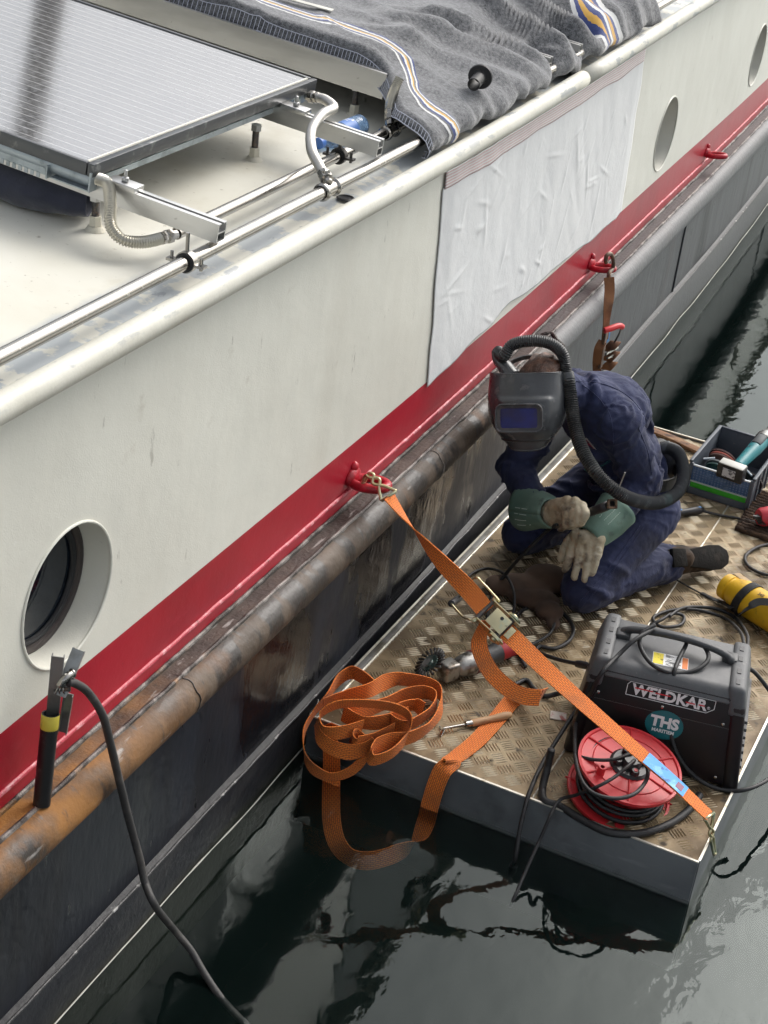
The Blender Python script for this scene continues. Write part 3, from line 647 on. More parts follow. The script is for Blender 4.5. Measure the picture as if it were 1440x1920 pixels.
# steel rule left on the blanket, rubber pipe sleeve on it
c = V((-.645, 4.70, 1.976)); R_ = rotz(.18) 
m = MB(); m.box(c, (.17, .030, .004), R_ @ RACK); tag(m.build('steel_scraper', mk('painted_strip', (.55, .54, .48), .45, layers=[L_((.2, .17, .12), 30, .62, .7)]), bev=.001, off=c), 'small pale flat strip lying on top of the blanket', 'strip')
f0 = thing('rubber_sleeve', 'black flanged rubber sleeve lying on the grey blanket', 'sleeve', (0, 4.6, 1.85))
a0, ax = V((-.038, 4.68, 1.878)), (V((-.012, 4.50, 1.862))-V((-.038, 4.68, 1.878))).normalized()
m = MB(); m.lathe([(.012, 0), (.036, .0), (.038, .004), (.036, .009), (.022, .011), (.0195, .018), (.0188, .085), (.0165, .085), (.016, .01)], a0, ax, 26); m.build('sleeve', RUBBER, f0, smooth=50)

# ------------------------------------------------------------------ white protective sheet on the hull side
SHEETM = mk('white_fleece_sheet', (.76, .77, .765), .85, layers=[L_((.69, .70, .70), 3, .45, .7, stretch=(1, 2, .5)), L_((.48, .47, .44), 34, .72, .78, amt=.5)], bumps=[(300, .25, .001), (22, .3, .006)])
random.seed(21)
creases = []
for k in range(70):
    creases.append((random.uniform(4.4, 6.5), random.uniform(.98, 1.6), random.uniform(-.5, 1.1)+math.pi/2*(random.random() < .35), random.uniform(.02, .09), random.uniform(.0008, .0040), random.uniform(.004, .011)))
def sheet_z(y, v):
    top = 1.668+sh(y); bot = .957+sh(y)+.030*sst(4.55, 4.9, y)*(1-sst(5.6, 6.4, y))+.008*sst(5.8, 6.4, y)-.006+.010*mnoise.noise(V((y*5, 0, 0)))+.022*gz(y-5.15, .12)-.012*gz(y-4.95, .1)
    if y < 4.60: bot -= .012*gz(y-4.47, .06)
    return lerp(top, bot, v)
def sheet(u, v):
    yl = 4.372+.10*v+.012*mnoise.noise(V((v*5, 1, 1))); yr = 6.43+.10*v+.014*mnoise.noise(V((v*6, 4, 1)))
    y = lerp(yl, yr, u); z = sheet_z(y, v)
    d = .007+.004*(.5+mnoise.noise(V((y*2.2, z*1.5, 6))))*sst(0, .25, v)+.0035*abs(mnoise.noise(V((y*8+z*4, z*3, 2))))
    for (cy, cz, a, l, h, wd) in creases:
        dy, dz = y-cy, z-cz
        if abs(dy) > .2 or abs(dz) > .2: continue
        al = dy*math.cos(a)+dz*math.sin(a); pp = -dy*math.sin(a)+dz*math.cos(a)
        d += h*gz(pp, wd)*gz(al, l)
    d += .004*gz(u, .02)*v
    d *= .30+.70*sst(0, .05, u)*sst(0, .05, 1-u)
    return V((xh(y)+d+.0014, y, z))
ps = thing('protective_sheet', 'wrinkled white protective sheet taped over the cream hull side', 'sheet', (0, 5.4, 1.3))
m = MB(); m.grid(lambda u, v: sheet(u, .085+.915*v), 220, 110); m.build('sheet', SHEETM, ps, smooth=180, solid=.0015)
TAPE = bpy.data.materials.new('barrier_tape'); TAPE.use_nodes = True; nt = TAPE.node_tree; N, L = nt.nodes, nt.links; b = N['Principled BSDF']; b.inputs['Roughness'].default_value = .4
uvn = N.new('ShaderNodeUVMap'); sx = N.new('ShaderNodeSeparateXYZ'); L.new(uvn.outputs[0], sx.inputs[0])
ma = N.new('ShaderNodeMath'); ma.operation = 'MULTIPLY_ADD'; L.new(sx.outputs['Y'], ma.inputs[0]); ma.inputs[1].default_value = 5.5; L.new(sx.outputs['X'], ma.inputs[2])
fm = N.new('ShaderNodeMath'); fm.operation = 'FRACT'; L.new(sx.outputs['Y'], fm.inputs[0]); 
fx = N.new('ShaderNodeMath'); fx.operation = 'FRACT'; L.new(ma.outputs[0], fx.inputs[0])
g1 = N.new('ShaderNodeMath'); g1.operation = 'GREATER_THAN'; g1.inputs[1].default_value = .5; L.new(fm.outputs[0], g1.inputs[0])
g2 = N.new('ShaderNodeMath'); g2.operation = 'GREATER_THAN'; g2.inputs[1].default_value = .22; L.new(fx.outputs[0], g2.inputs[0])
mm = N.new('ShaderNodeMath'); mm.operation = 'MULTIPLY'; L.new(g1.outputs[0], mm.inputs[0]); L.new(g2.outputs[0], mm.inputs[1])
mc = N.new('ShaderNodeMix'); mc.data_type = 'RGBA'; mc.inputs[6].default_value = (.72, .70, .68, 1); mc.inputs[7].default_value = (.60, .34, .35, 1); L.new(mm.outputs[0], mc.inputs[0]); L.new(mc.outputs[2], b.inputs['Base Color'])
m = MB(); m.grid(lambda u, v: sheet(u*.992+.004, lerp(.012, lerp(.080, .100, .5+.5*mnoise.noise(V((u*9, 3, 3)))), v))+V((.003, 0, 0)), 160, 10, uvfn=lambda u, v: (u*62, v*6)); m.build('barrier_tape', TAPE, ps, smooth=180, solid=.001)
# ------------------------------------------------------------------ work float
FO = V((.052, 3.722, 0)); FU = V((math.cos(-.013), math.sin(-.013), 0)); FV = V((-FU.y, FU.x, 0))
FWID, FLEN, DZ, FT = 1.213, 2.72, .140, .152
def fl(u, v, z): return FO+FU*u+FV*v+V((0, 0, z))
FLR = Matrix(((FU.x, FV.x, 0), (FU.y, FV.y, 0), (0, 0, 1)))
FSIDE = mk('float_side_aluminium', (.150, .162, .172), .42, metal=.3, layers=[L_((.105, .115, .125), 3, .42, .66), L_((.24, .25, .26), 14, .60, .72, stretch=(.25, 1, 1.5), amt=.6), L_((.30, .30, .29), 60, .70, .75, stretch=(.2, 1, 1), amt=.7), L_((.05, .052, .05), 5, .56, .7, amt=.6), dict(col=(.13, .15, .13), scale=6, lo=.3, hi=.5, ax=[('Z', .03, -.02)], amt=.7)], bumps=[(60, .15, .003), (5, .2, .01)])
FEDGE = mk('float_bare_edge', (.66, .63, .55), .38, metal=.6, layers=[L_((.40, .34, .24), 30, .56, .68)], bump=(120, .3, .002))
DECK = mk('tread_plate', (.27, .200, .112), .45, metal=.3, layers=[
    L_((.145, .098, .050), 5, .42, .60, rough=.6), L_((.36, .28, .17), 3, .52, .70, rough=.4), L_((.045, .034, .022), 14, .60, .70, rough=.7), L_((.055, .04, .025), 2.2, .50, .62, amt=.6),
    L_((.42, .37, .28), 50, .66, .72, amt=.6), dict(col=(.42, .35, .24), scale=3, lo=.35, hi=.6, ax=[('Y', .5, 1.6)], amt=.55, rough=.36)], bumps=[(90, .35, .002), (14, .3, .004)])
LUG = mk('tread_bars_worn', (.74, .64, .46), .32, metal=.6, layers=[L_((.36, .27, .16), 6, .45, .62, rough=.5), L_((.08, .06, .04), 12, .60, .70, rough=.7), L_((.62, .58, .48), 20, .60, .72)], bump=(120, .2, .001))
wf = thing('work_float', 'low floating work platform with tread plate deck moored against the barge', 'float', fl(FWID/2, FLEN/2, 0))
SEAM = .715
for (ua, ub) in ((.024, SEAM-.003), (SEAM+.003, FWID-.006)):
    m = MB(); m.box(fl((ua+ub)/2, FLEN/2, DZ-.004), (ub-ua, FLEN-.012, .008), FLR); m.build('deck_plate', DECK, wf, smooth=0)
m = MB(); m.box(fl(SEAM, FLEN/2, DZ-.007), (.03, FLEN-.02, .006), FLR); m.build('seam_backing', DARKSTEEL, wf)
def wobp(p0, p1, n, amp, seed): return [p0.lerp(p1, i/n)+V((amp*mnoise.noise(V((i*.9, seed, 0))), amp*mnoise.noise(V((i*.9, seed, 5))), amp*.5*mnoise.noise(V((i*.9, seed, 9))))) for i in range(n+1)]
m = MB(); n = 400; m.tube(wobp(fl(SEAM, .01, DZ), fl(SEAM, FLEN-.01, DZ), n, .003, 2), [.0035*(1+.5*mnoise.noise(V((i*1.3, 1, 1)))) for i in range(n+1)], 6); m.build('seam_weld', FEDGE, wf, smooth=180)
m = MB(); n = 500; m.tube(wobp(fl(.024, .01, DZ+.001), fl(.024, FLEN-.01, DZ+.001), n, .004, 3), [.0055*(1+.6*mnoise.noise(V((i*1.1, 4, 1)))) for i in range(n+1)], 6); m.build('edge_weld', FEDGE, wf, smooth=180)
# sides: outer plates stand a lip above the deck
for nm, a, b_, th in (('front_plate', (0, .0), (FWID, .0), .006), ('back_plate', (0, FLEN), (FWID, FLEN), .006), ('outer_plate', (FWID, .006), (FWID, FLEN-.006), .006), ('hull_side_plate', (0, .006), (0, FLEN-.006), .006)):
    pa, pb = V(a), V(b_); c = (pa+pb)/2; ln = (pb-pa).length
    sz = (ln, th, .40) if 'front' in nm or 'back' in nm else (th, ln, .40)
    m = MB(); m.box(fl(c[0], c[1], FT-.004-.20), sz, FLR); m.build(nm, FSIDE, wf, bev=.001)
    m = MB(); sz2 = (sz[0]+.001, sz[1]+.001, .004); m.box(fl(c[0], c[1], FT-.002), sz2, FLR); m.build('bare_top_edge', FEDGE, wf)
m = MB(); m.box(fl(.012, FLEN/2, FT-.004), (.020, FLEN-.014, .005), FLR); m.build('hull_side_flange', mk('flange_dull', (.20, .20, .19), .5, metal=.4, layers=[L_((.09, .08, .06), 9, .46, .62)], bump=(60, .3, .003)), wf, bev=.001)
m = MB(); m.box(fl(FWID/2, FLEN/2, -.22), (FWID-.01, FLEN-.01, .01), FLR); m.build('bottom_plate', FSIDE, wf)
m = MB(); m.box(fl(FWID/2, -.0045, .012), (FWID+.004, .003, .006), FLR); m.build('waterline_strip', FSIDE, wf)  # added strip that draws the waterline along the front plate
# raised bars: five to a patch, patches turned alternately
m = MB(); PIT = .0530; s2 = math.sqrt(.5)
def lug(c, d, ln, wd, h):
    p = V((-d.y, d.x, 0)); o = len(m.v)
    for (a, q, z) in ((-.5, 0, 0), (-.28, -.5, 0), (.28, -.5, 0), (.5, 0, 0), (.28, .5, 0), (-.28, .5, 0), (-.27, 0, 1), (.27, 0, 1)):
        m.v.append(c+d*(a*ln)+p*(q*wd)+V((0, 0, z*h)))
    m.f += [tuple(i+o for i in f) for f in ((0, 1, 6), (1, 2, 7, 6), (2, 3, 7), (3, 4, 7), (4, 5, 6, 7), (5, 0, 6))]
NN = int(3.2/PIT)
for i in range(-NN, NN):
    for j in range(-NN, NN):
        uu = (i+j)*PIT*s2; vv = (j-i)*PIT*s2+1.3
        if not (.05 < uu < FWID-.03 and .03 < vv < FLEN-.03) or abs(uu-SEAM) < .02: continue
        d = (FU+FV)*s2 if (i+j) % 2 else (FU-FV)*s2
        d = d.normalized(); p = V((-d.y, d.x, 0))
        for k in range(-2, 3): lug(fl(uu, vv, DZ)+p*(k*.0097), d, .0455, .0050, .0028)
m.build('tread_bars', LUG, wf, smooth=0, kind='stuff')

# ------------------------------------------------------------------ orange lashing strap
ORANGE = bpy.data.materials.new('orange_webbing'); ORANGE.use_nodes = True; nt = ORANGE.node_tree; N, L = nt.nodes, nt.links; b = N['Principled BSDF']; b.inputs['Roughness'].default_value = .8; b.inputs['Sheen Weight'].default_value = .06
uvn = N.new('ShaderNodeUVMap'); br = N.new('ShaderNodeTexBrick'); br.inputs['Scale'].default_value = 1; br.inputs['Brick Width'].default_value = .015; br.inputs['Row Height'].default_value = .0058; br.inputs['Mortar Size'].default_value = .0009
br.inputs['Color1'].default_value = (.82, .225, .026, 1); br.inputs['Color2'].default_value = (.74, .185, .022, 1); br.inputs['Mortar'].default_value = (.30, .065, .018, 1)
L.new(uvn.outputs[0], br.inputs['Vector']); tc = N.new('ShaderNodeTexCoord')
nz = N.new('ShaderNodeTexNoise'); nz.inputs['Scale'].default_value = 9; nz.inputs['Detail'].default_value = 6; L.new(tc.outputs['Object'], nz.inputs['Vector'])
mr = N.new('ShaderNodeMapRange'); mr.inputs[1].default_value = .53; mr.inputs[2].default_value = .74; mr.inputs[4].default_value = .6; L.new(nz.outputs['Fac'], mr.inputs[0])
q = N.new('ShaderNodeMix'); q.data_type = 'RGBA'; L.new(mr.outputs[0], q.inputs[0]); L.new(br.outputs['Color'], q.inputs[6]); q.inputs[7].default_value = (.22, .085, .035, 1); L.new(q.outputs[2], b.inputs['Base Color'])
bp = N.new('ShaderNodeBump'); bp.inputs['Strength'].default_value = .5; bp.inputs['Distance'].default_value = .0015; L.new(br.outputs['Fac'], bp.inputs['Height']); bp.invert = True; L.new(bp.outputs[0], b.inputs['Normal'])
ZINC = mk('yellow_zinc', (.62, .55, .33), .28, metal=.95, layers=[L_((.45, .52, .40), 16, .5, .65), L_((.30, .24, .15), 30, .62, .72)], bump=(90, .1, .001))
SW = .054; YP = 3.86
def sp_(px, py, y=None): return at(px, py, y=lerp(3.90, 3.800, clamp((px-729)/600.)) if y is None else y)
ls = thing('lashing_strap', 'tensioned orange ratchet strap running from red hull eye to the float corner', 'ratchet strap', at(1325, 1528, y=YP))
def strap_run(ctrl, name, parent, n=14):
    pts = crom([c[0] for c in ctrl], n); th = []
    for i in range(len(ctrl)-1):
        for k in range(n): th.append(lerp(ctrl[i][1], ctrl[i+1][1], k/n))
    th.append(ctrl[-1][1]); T_, _ = frames(pts); wd = []
    for i, p in enumerate(pts):
        yv = V((0, 1, 0)); yv = (yv-T_[i]*yv.dot(T_[i])).normalized(); nn = T_[i].cross(yv)
        if nn.z < 0: nn = -nn
        a = math.radians(th[i]); wd.append(yv*math.cos(a)+nn*math.sin(a))
    m = MB(); m.ribbon(pts, wd, SW, .003); return m.build(name, ORANGE, parent, smooth=35), pts, wd
_, pa, wa = strap_run([(sp_(729, 930), 185), (sp_(752, 962), 165), (sp_(776, 992), 146), (sp_(826, 1052), 95), (sp_(880, 1108), 58), (sp_(912, 1147), 42)], 'webbing', ls)
_, pb, wbb = strap_run([(sp_(948, 1182), 38), (sp_(1020, 1252), 26), (sp_(1090, 1316), 15), (sp_(1180, 1395), 6), (sp_(1262, 1466), 0), (sp_(1330, 1530), -4)], 'webbing', ls)
# blue load label sewn on the lower run
i0, i1 = 47, 61
m = MB(); up_ = [(pb[i+1]-pb[i]).cross(wbb[i]).normalized() for i in range(len(pb)-1)]
up_ = [u if u.z > 0 else -u for u in up_]
m.ribbon([pb[i]+up_[i]*.0028 for i in range(i0, i1)], [wbb[i] for i in range(i0, i1)], SW*.96, .0012)
LBL = mk('blue_label', (.05, .30, .72), .55, layers=[L_((.25, .55, .85), 26, .55, .7), L_((.03, .12, .35), 40, .60, .66, stretch=(1, 1, 1))])
m.build('load_label', LBL, ls)
m = MB(); m.ribbon([pb[i]+up_[i]*.0038 for i in range(i1-4, i1-1)], [wbb[i] for i in range(i1-4, i1-1)], SW*.5, .0008); m.build('label_print', mk('label_print', (.25, .10, .16), .6), ls)
# claw hooks
def claw(tip, strap_end, wdir, name='claw_hook', bend=V((0, 0, -.02))):
    wdir = V(wdir).normalized(); m = MB(); d = (tip-strap_end)
    a0, a1 = strap_end+wdir*.026, strap_end-wdir*.026
    pth = crom([a0, a0.lerp(tip, .42)+wdir*-.006, a0.lerp(tip, .75)-wdir*.018, tip+wdir*.007, tip+d.normalized()*.016+wdir*.006+bend*.3, tip+d.normalized()*.014+bend*1.2+wdir*.005], 8)
    pth2 = crom([a1, a1.lerp(tip, .42)+wdir*.006, a1.lerp(tip, .75)+wdir*.018, tip-wdir*.007, tip+d.normalized()*.016-wdir*.006+bend*.3, tip+d.normalized()*.014+bend*1.2-wdir*.005], 8)
    m.tube(pth, .0048, 8); m.tube(pth2, .0048, 8); m.tube([a0, a1], .0048, 8); m.tube([pth[-1], pth2[-1]], .0048, 8)
    return m.build(name, ZINC, ls, smooth=180)
claw(sp_(697, 893, 3.92), pa[0], V((.55, .35, .55)), bend=V((-.01, 0, -.03)))
claw(at(1335, 1572, y=3.815), pb[-1], V((.25, .9, -.1)), bend=V((.012, 0, -.03)))
# ratchet
rc = (pa[-1]+pb[0])/2; td = (pb[0]-pa[-1]).normalized(); wv = (wa[-1]-td*wa[-1].dot(td)).normalized(); nv = td.cross(wv)
if nv.z < 0: nv = -nv
RR = Matrix(((td.x, wv.x, nv.x), (td.y, wv.y, nv.y), (td.z, wv.z, nv.z)))
def rl(x, y, z): return rc+RR @ V((x, y, z))
rt = bpy.data.objects.new('ratchet', None); col.objects.link(rt); rt.parent = ls; rt['_b'] = ls['_b']
for s in (-1, 1):
    m = MB(); m.prism([(-.055, -.010), (-.045, -.018), (.05, -.018), (.062, -.004), (.058, .014), (.03, .022), (-.045, .016)], rl(0, s*.034, 0), RR @ V((1, 0, 0)), RR @ V((0, 0, 1)), RR @ V((0, s*.003, 0))); m.build('side_plate', ZINC, rt, bev=.0006)
    m = MB(); m.lathe([(0, .012), (.010, .012), (.013, .006), (.024, .006), (.024, 0), (0, 0)], rl(.030, s*.038, .004), RR @ V((0, s, 0)), 18); m.build('ratchet_wheel', ZINC, rt, smooth=25)
    m = MB(); m.cyl(rl(-.045, s*.037, 0), rl(-.045, s*.047, 0), .008, None, 10); m.build('rivet', ZINC, rt)
m = MB(); m.box(rl(.006, 0, .020), (.058, .052, .003), RR); m.box(rl(.034, 0, .013), (.003, .052, .014), RR); m.box(rl(.052, .0, .012), (.018, .035, .004), RR); m.build('cover_plate', ZINC, rt, bev=.0008)
m = MB(); m.cyl(rl(.008, .012, .0216), rl(.008, .012, .0224), .0055, None, 14); m.build('punched_hole', BLKPLASTIC, rt)
m = MB(); m.cyl(rl(.030, -.041, .004), rl(.030, .041, .004), .011, None, 14); m.cyl(rl(-.045, -.041, 0), rl(-.045, .041, 0), .007, None, 12); m.build('spool', DARKSTEEL, rt)
# lever: two wire arms and a black grip, folded towards the hull
g0, g1 = sp_(846, 1132, 3.90), sp_(860, 1122, 3.99)
m = MB(); m.tube(crom([rl(-.040, -.045, .0), rl(-.06, -.05, -.01), g0.lerp(rl(-.04, -.045, 0), .5)+V((0, 0, -.012)), g0], 6), .0035, 6); m.tube(crom([rl(-.03, .046, .01), rl(-.10, .05, .012), rl(-.13, .045, .0), g1], 6), .0035, 6); m.build('lever', ZINC, rt, smooth=180)
m = MB(); m.cyl(g0, g1, .0105, None, 14); m.build('grip', BLKPLASTIC, rt, bev=.002)

# loose tail of the strap: hangs from the ratchet, crosses the deck, dips in the water and ends in a heap
def W(cx, cy, z): return at(560+cx/3., 1180+cy/3., z=z)
lt_ = thing('strap_tail', 'loose orange strap heaped at the float corner with one loop in the water', 'strap', fl(.2, .15, DZ))
t0 = rl(-.020, -.012, -.012)
c1 = [t0, sp_(899, 1196, 3.87), sp_(902, 1225, 3.86), sp_(922, 1262, 3.86), sp_(955, 1292, 3.87), sp_(985, 1306, 3.89), sp_(1012, 1308, 3.92)]
m = MB(); pp = crom(c1, 10); n = len(pp); m.ribbon(pp, [V((.55, .70, .35)).lerp(V((.1, .55, .85)), sst(.2, 1, i/(n-1))) for i in range(n)], SW*.92, .003); m.build('hanging_loop', ORANGE, lt_, smooth=35)
z0 = DZ+.006
c2 = [sp_(1012, 1308, 3.92), at(1018, 1303, z=.26), at(1008, 1300, z=.21), at(985, 1300, z=.18), at(962, 1312, z=z0+.004), at(930, 1350, z=z0), at(895, 1388, z=z0), at(862, 1415, z=z0+.004), at(845, 1427, z=FT+.008), fl(.462, .008, FT+.011), fl(.448, -.022, FT-.006), fl(.438, -.030, .09), fl(.430, -.028, .02), fl(.425, -.030, -.05),
      at(780, 1580, z=-.075), at(735, 1603, z=-.09), at(690, 1614, z=-.095), at(655, 1606, z=-.09), at(632, 1580, z=-.075), at(622, 1540, z=-.05), at(621, 1490, z=-.02), at(622, 1440, z=.035), at(621, 1400, z=.10), at(618, 1375, z=.16), W(230, 545, .215)]
wdir = [V((.1, .55, .85)), V((.2, .7, .6)), V((.5, .7, .3)), V((.7, .6, .1)), V((.86, .5, 0)), V((.83, .55, 0)), V((.8, .6, 0)), V((.85, .5, 0)), V((.95, .3, 0)), V((1, .1, 0)), V((1, 0, 0)), V((1, 0, 0)), V((1, 0, 0)), V((1, .1, .1)),
        V((.5, .6, .6)), V((.3, .8, .6)), V((.2, .6, .8)), V((.5, .2, .8)), V((.9, .1, .4)), V((1, .1, .2)), V((1, 0, 0)), V((1, 0, 0)), V((1, 0, 0)), V((1, 0, 0)), V((.95, 0, .4))]
def ribn(ctrl, wd, nm, par, width=SW, n=10, mat_=None):
    p = crom(ctrl, n); ww_ = []
    for i in range(len(ctrl)-1):
        for k in range(n): ww_.append(wd[i].lerp(wd[i+1], k/n))
    ww_.append(wd[-1]); m = MB(); m.ribbon(p, ww_, width, .003); return m.build(nm, mat_ or ORANGE, par, smooth=35)
ribn(c2, wdir, 'webbing', lt_)
def heap(pts, nm='heaped_loop', tilt=.25, w0=V((0, 0, 0))):
    ct = [W(*p) for p in pts]; n = len(ct)
    wd = [V((tilt*math.sin(i*1.7), tilt*math.cos(i*2.3), 1))+w0*(1.3*math.sin(math.pi*i/(n-1))) for i in range(n)]
    return ribn(ct, wd, nm, lt_, SW*.97)
zb = DZ+.042
heap([(700, 455, zb), (650, 425, zb), (560, 455, zb), (520, 520, zb), (600, 545, zb), (720, 480, zb), (775, 400, zb), (720, 355, zb), (590, 370, zb), (480, 420, zb+.005), (330, 470, zb+.02), (250, 470, zb+.03), (350, 520, zb+.02), (480, 520, zb), (620, 480, zb)])
heap([(140, 430, zb+.05), (240, 380, zb+.06), (390, 345, zb+.07), (480, 300, zb+.05), (580, 280, zb+.03), (720, 310, zb), (800, 365, zb), (795, 460, zb), (720, 560, zb), (620, 610, zb), (520, 625, zb), (440, 655, zb), (395, 695, zb-.005)])
heap([(395, 690, zb-.005), (420, 735, zb-.02), (520, 700, zb-.01), (600, 620, zb), (630, 540, zb+.03), (600, 470, zb+.06), (500, 430, zb+.08), (330, 415, zb+.09), (200, 430, zb+.08), (120, 490, zb+.05), (140, 570, zb+.03), (240, 580, zb+.03), (360, 545, zb+.03)], tilt=.1, w0=FW*-.75)
heap([(420, 330, zb+.05), (360, 270, zb+.06), (290, 245, zb+.05), (220, 290, zb+.04), (160, 380, zb+.03), (80, 480, zb-.01), (30, 580, zb-.04), (35, 700, zb-.08), (90, 790, zb-.12), (180, 830, zb-.14), (290, 800, zb-.12), (365, 720, zb-.07), (370, 640, zb-.02), (310, 600, zb+.01), (320, 640, zb), (420, 615, zb), (540, 560, zb+.01)], tilt=.15, w0=FW*-.5)
heap([(100, 520, zb+.02), (115, 600, zb+.0), (180, 660, zb-.02), (280, 690, zb-.03), (380, 670, zb-.02), (440, 640, zb)], tilt=.1)
m = MB(); c = W(85, 440, .17); m.tube(crom([W(110, 395, .18), W(100, 430, .18), W(60, 470, .16), W(55, 490, .14)], 6), .003, 6); m.build('end_clip', STEEL, lt_, smooth=180)

# ------------------------------------------------------------------ welding machine
WU = V((.984, .18, 0)).normalized(); WV = V((-WU.y, WU.x, 0)); WO = V((.778, 3.998, DZ+.003))
def wl_(a, d, h): return WO+WU*a+WV*d+V((0, 0, h))
WBLK = mk('welder_black_enamel', (.0075, .0065, .0075), .34, layers=[L_((.03, .028, .027), 30, .62, .74, amt=.6, rough=.6), L_((.02, .006, .008), 3, .5, .7)], bump=(200, .12, .001))
WGREY = mk('welder_grey_plastic', (.085, .088, .092), .55, layers=[L_((.13, .13, .13), 9, .5, .72), L_((.22, .21, .19), 60, .64, .72, amt=.6)], bump=(300, .3, .001))
wd_ = thing('welding_machine', 'boxy black and grey welding machine with carry handle on the float deck', 'welding machine', wl_(.25, .15, 0))
# body: front leans back, ends lean in
def trap(a0, a1, d0, d1, h0, A0, A1, D0, D1, h1): return [wl_(a0, d0, h0), wl_(a1, d0, h0), wl_(a1, d1, h0), wl_(a0, d1, h0), wl_(A0, D0, h1), wl_(A1, D0, h1), wl_(A1, D1, h1), wl_(A0, D1, h1)]
BF = [(3, 2, 1, 0), (4, 5, 6, 7), (0, 1, 5, 4), (1, 2, 6, 5), (2, 3, 7, 6), (3, 0, 4, 7)]
m = MB(); m.add(trap(.02, .475, .0, .34, .012, .045, .445, .030, .315, .292), BF); m.build('case', WBLK, wd_, bev=.004)
for s in (0, 1):
    m = MB()
    if s == 0: m.add(trap(-.012, .032, -.006, .346, .0, .018, .058, .024, .320, .275), BF)
    else: m.add(trap(.463, .512, -.006, .346, .0, .432, .476, .024, .320, .275), BF)
    m.build('end_bezel', WBLK, wd_, bev=.012, seg=3)
    m = MB()
    if s == 0: m.add(trap(.008, .062, .018, .328, .235, .030, .075, .036, .306, .328), BF)
    else: m.add(trap(.428, .484, .018, .328, .235, .415, .465, .036, .306, .328), BF)
    m.build('end_cap', WGREY, wd_, bev=.014, seg=3)
    for dd in (.07, .13, .20, .26):
        a = .052 if s == 0 else .440; m = MB(); m.box(wl_(a, dd, .3285), (.012, .026, .003), Matrix((( WU.x, WV.x, 0), (WU.y, WV.y, 0), (0, 0, 1)))); m.build('cap_slot', BLKPLASTIC, wd_)
for k in range(7):
    m = MB(); hh = .05+.026*k; m.add(trap(.505-.1*hh, .5145-.1*hh, .05, .29, hh, .5035-.1*hh, .513-.1*hh, .05, .29, hh+.010), BF); m.build('vent_slat', WGREY, wd_)
m = MB(); m.add(trap(.050, .440, .020, .326, .270, .060, .430, .046, .300, .318), BF); m.build('top_cover', WGREY, wd_, bev=.016, seg=3)
# handle
hp_ = crom([wl_(.085, .215, .310), wl_(.098, .205, .334), wl_(.13, .195, .350), wl_(.19, .185, .362), wl_(.25, .180, .366), wl_(.31, .180, .362), wl_(.37, .182, .350), wl_(.402, .185, .334), wl_(.415, .19, .310)], 8)
m = MB(); m.tube(hp_, [.020 if i < 8 or i > len(hp_)-9 else .0155 for i in range(len(hp_))], 12, sq=.75); m.build('handle', BLKPLASTIC if False else mk('handle_plastic', (.045, .047, .050), .5, bump=(200, .2, .001)), wd_, smooth=180)
for a in (.090, .410):
    m = MB(); m.box(wl_(a, .20, .322), (.045, .05, .024), Matrix(((WU.x, WV.x, 0), (WU.y, WV.y, 0), (0, 0, 1)))); m.build('handle_foot', mk('handle_plastic', (.045, .047, .050), .5), wd_, bev=.008)
# front face frame: fu along, fvv up the face, fn outward
fN0, fN1 = wl_(.25, .0, .012), wl_(.25, .030, .292); fup = (fN1-fN0).normalized(); fnn = WU.cross(fup).normalized()
def ff(a, s, o=.0018): return wl_(a, 0, .012)+fup*s+fnn*o
m = MB(); m.box(ff(.25, .185, .0006), (.41, .0012, .0022), Matrix(((WU.x, fnn.x, fup.x), (WU.y, fnn.y, fup.y), (WU.z, fnn.z, fup.z)))); m.build('panel_seam', mk('seam_grey', (.05, .05, .05), .5), wd_)
WPAINT = mk('white_print', (.78, .78, .78), .45); RPAINT = mk('red_print', (.62, .03, .04), .45); TEAL = mk('teal_sticker', (.012, .145, .165), .4)
# badge outline
bo_ = [(-.128, -.022), (.108, -.022), (.128, -.006), (.128, .022), (-.120, .022), (-.128, .012)]
bc = (.262, .242)
for i in range(6):
    p, q_ = bo_[i], bo_[(i+1) % 6]; m = MB(); m.tube([ff(bc[0]+p[0], bc[1]+p[1], .0015), ff(bc[0]+q_[0], bc[1]+q_[1], .0015)], .0011, 4); m.build('badge_border', WPAINT, wd_)
text_mesh('WELDKAR', .047, ff(bc[0]-.003, bc[1]-.001, .0022), WU, fup, 'badge_lettering', WPAINT, wd_, bold=.0016, sx=.98, shear=0)
for (a0, a1, s0) in ((-.105, -.052, .006), (-.045, .0, .004), (.045, .072, -.002), (.082, .10, -.001)):
    m = MB(); m.box(ff(bc[0]+(a0+a1)/2, bc[1]+s0, .0034), (a1-a0, .0008, .0036), Matrix(((WU.x, fnn.x, fup.x), (WU.y, fnn.y, fup.y), (WU.z, fnn.z, fup.z)))); m.build('badge_streak', RPAINT, wd_)
text_mesh('®', .012, ff(bc[0]+.112, bc[1]-.006, .002), WU, fup, 'badge_lettering', WPAINT, wd_)
m = MB(); m.add([ff(.262+.056*math.cos(a), .150+.047*math.sin(a), .0016) for a in [2*math.pi*k/40 for k in range(40)]], [tuple(range(40))]); m.build('round_sticker', TEAL, wd_, smooth=0)
text_mesh('THS', .046, ff(.262, .157, .0022), WU, fup, 'sticker_lettering', WPAINT, wd_, bold=.0022, ext=.0003)
text_mesh('MARITIEM', .0150, ff(.262, .129, .0022), WU, fup, 'sticker_lettering', WPAINT, wd_, bold=.0005, ext=.0003)
for (a, s) in ((.055, .205), (.245, .205), (.425, .195), (.44, .02), (.10, .02)):
    m = MB(); m.lathe([(0, .003), (.004, .0025), (.006, .0)], ff(a, s, .001), fnn, 10); m.build('screw', STEEL, wd_)
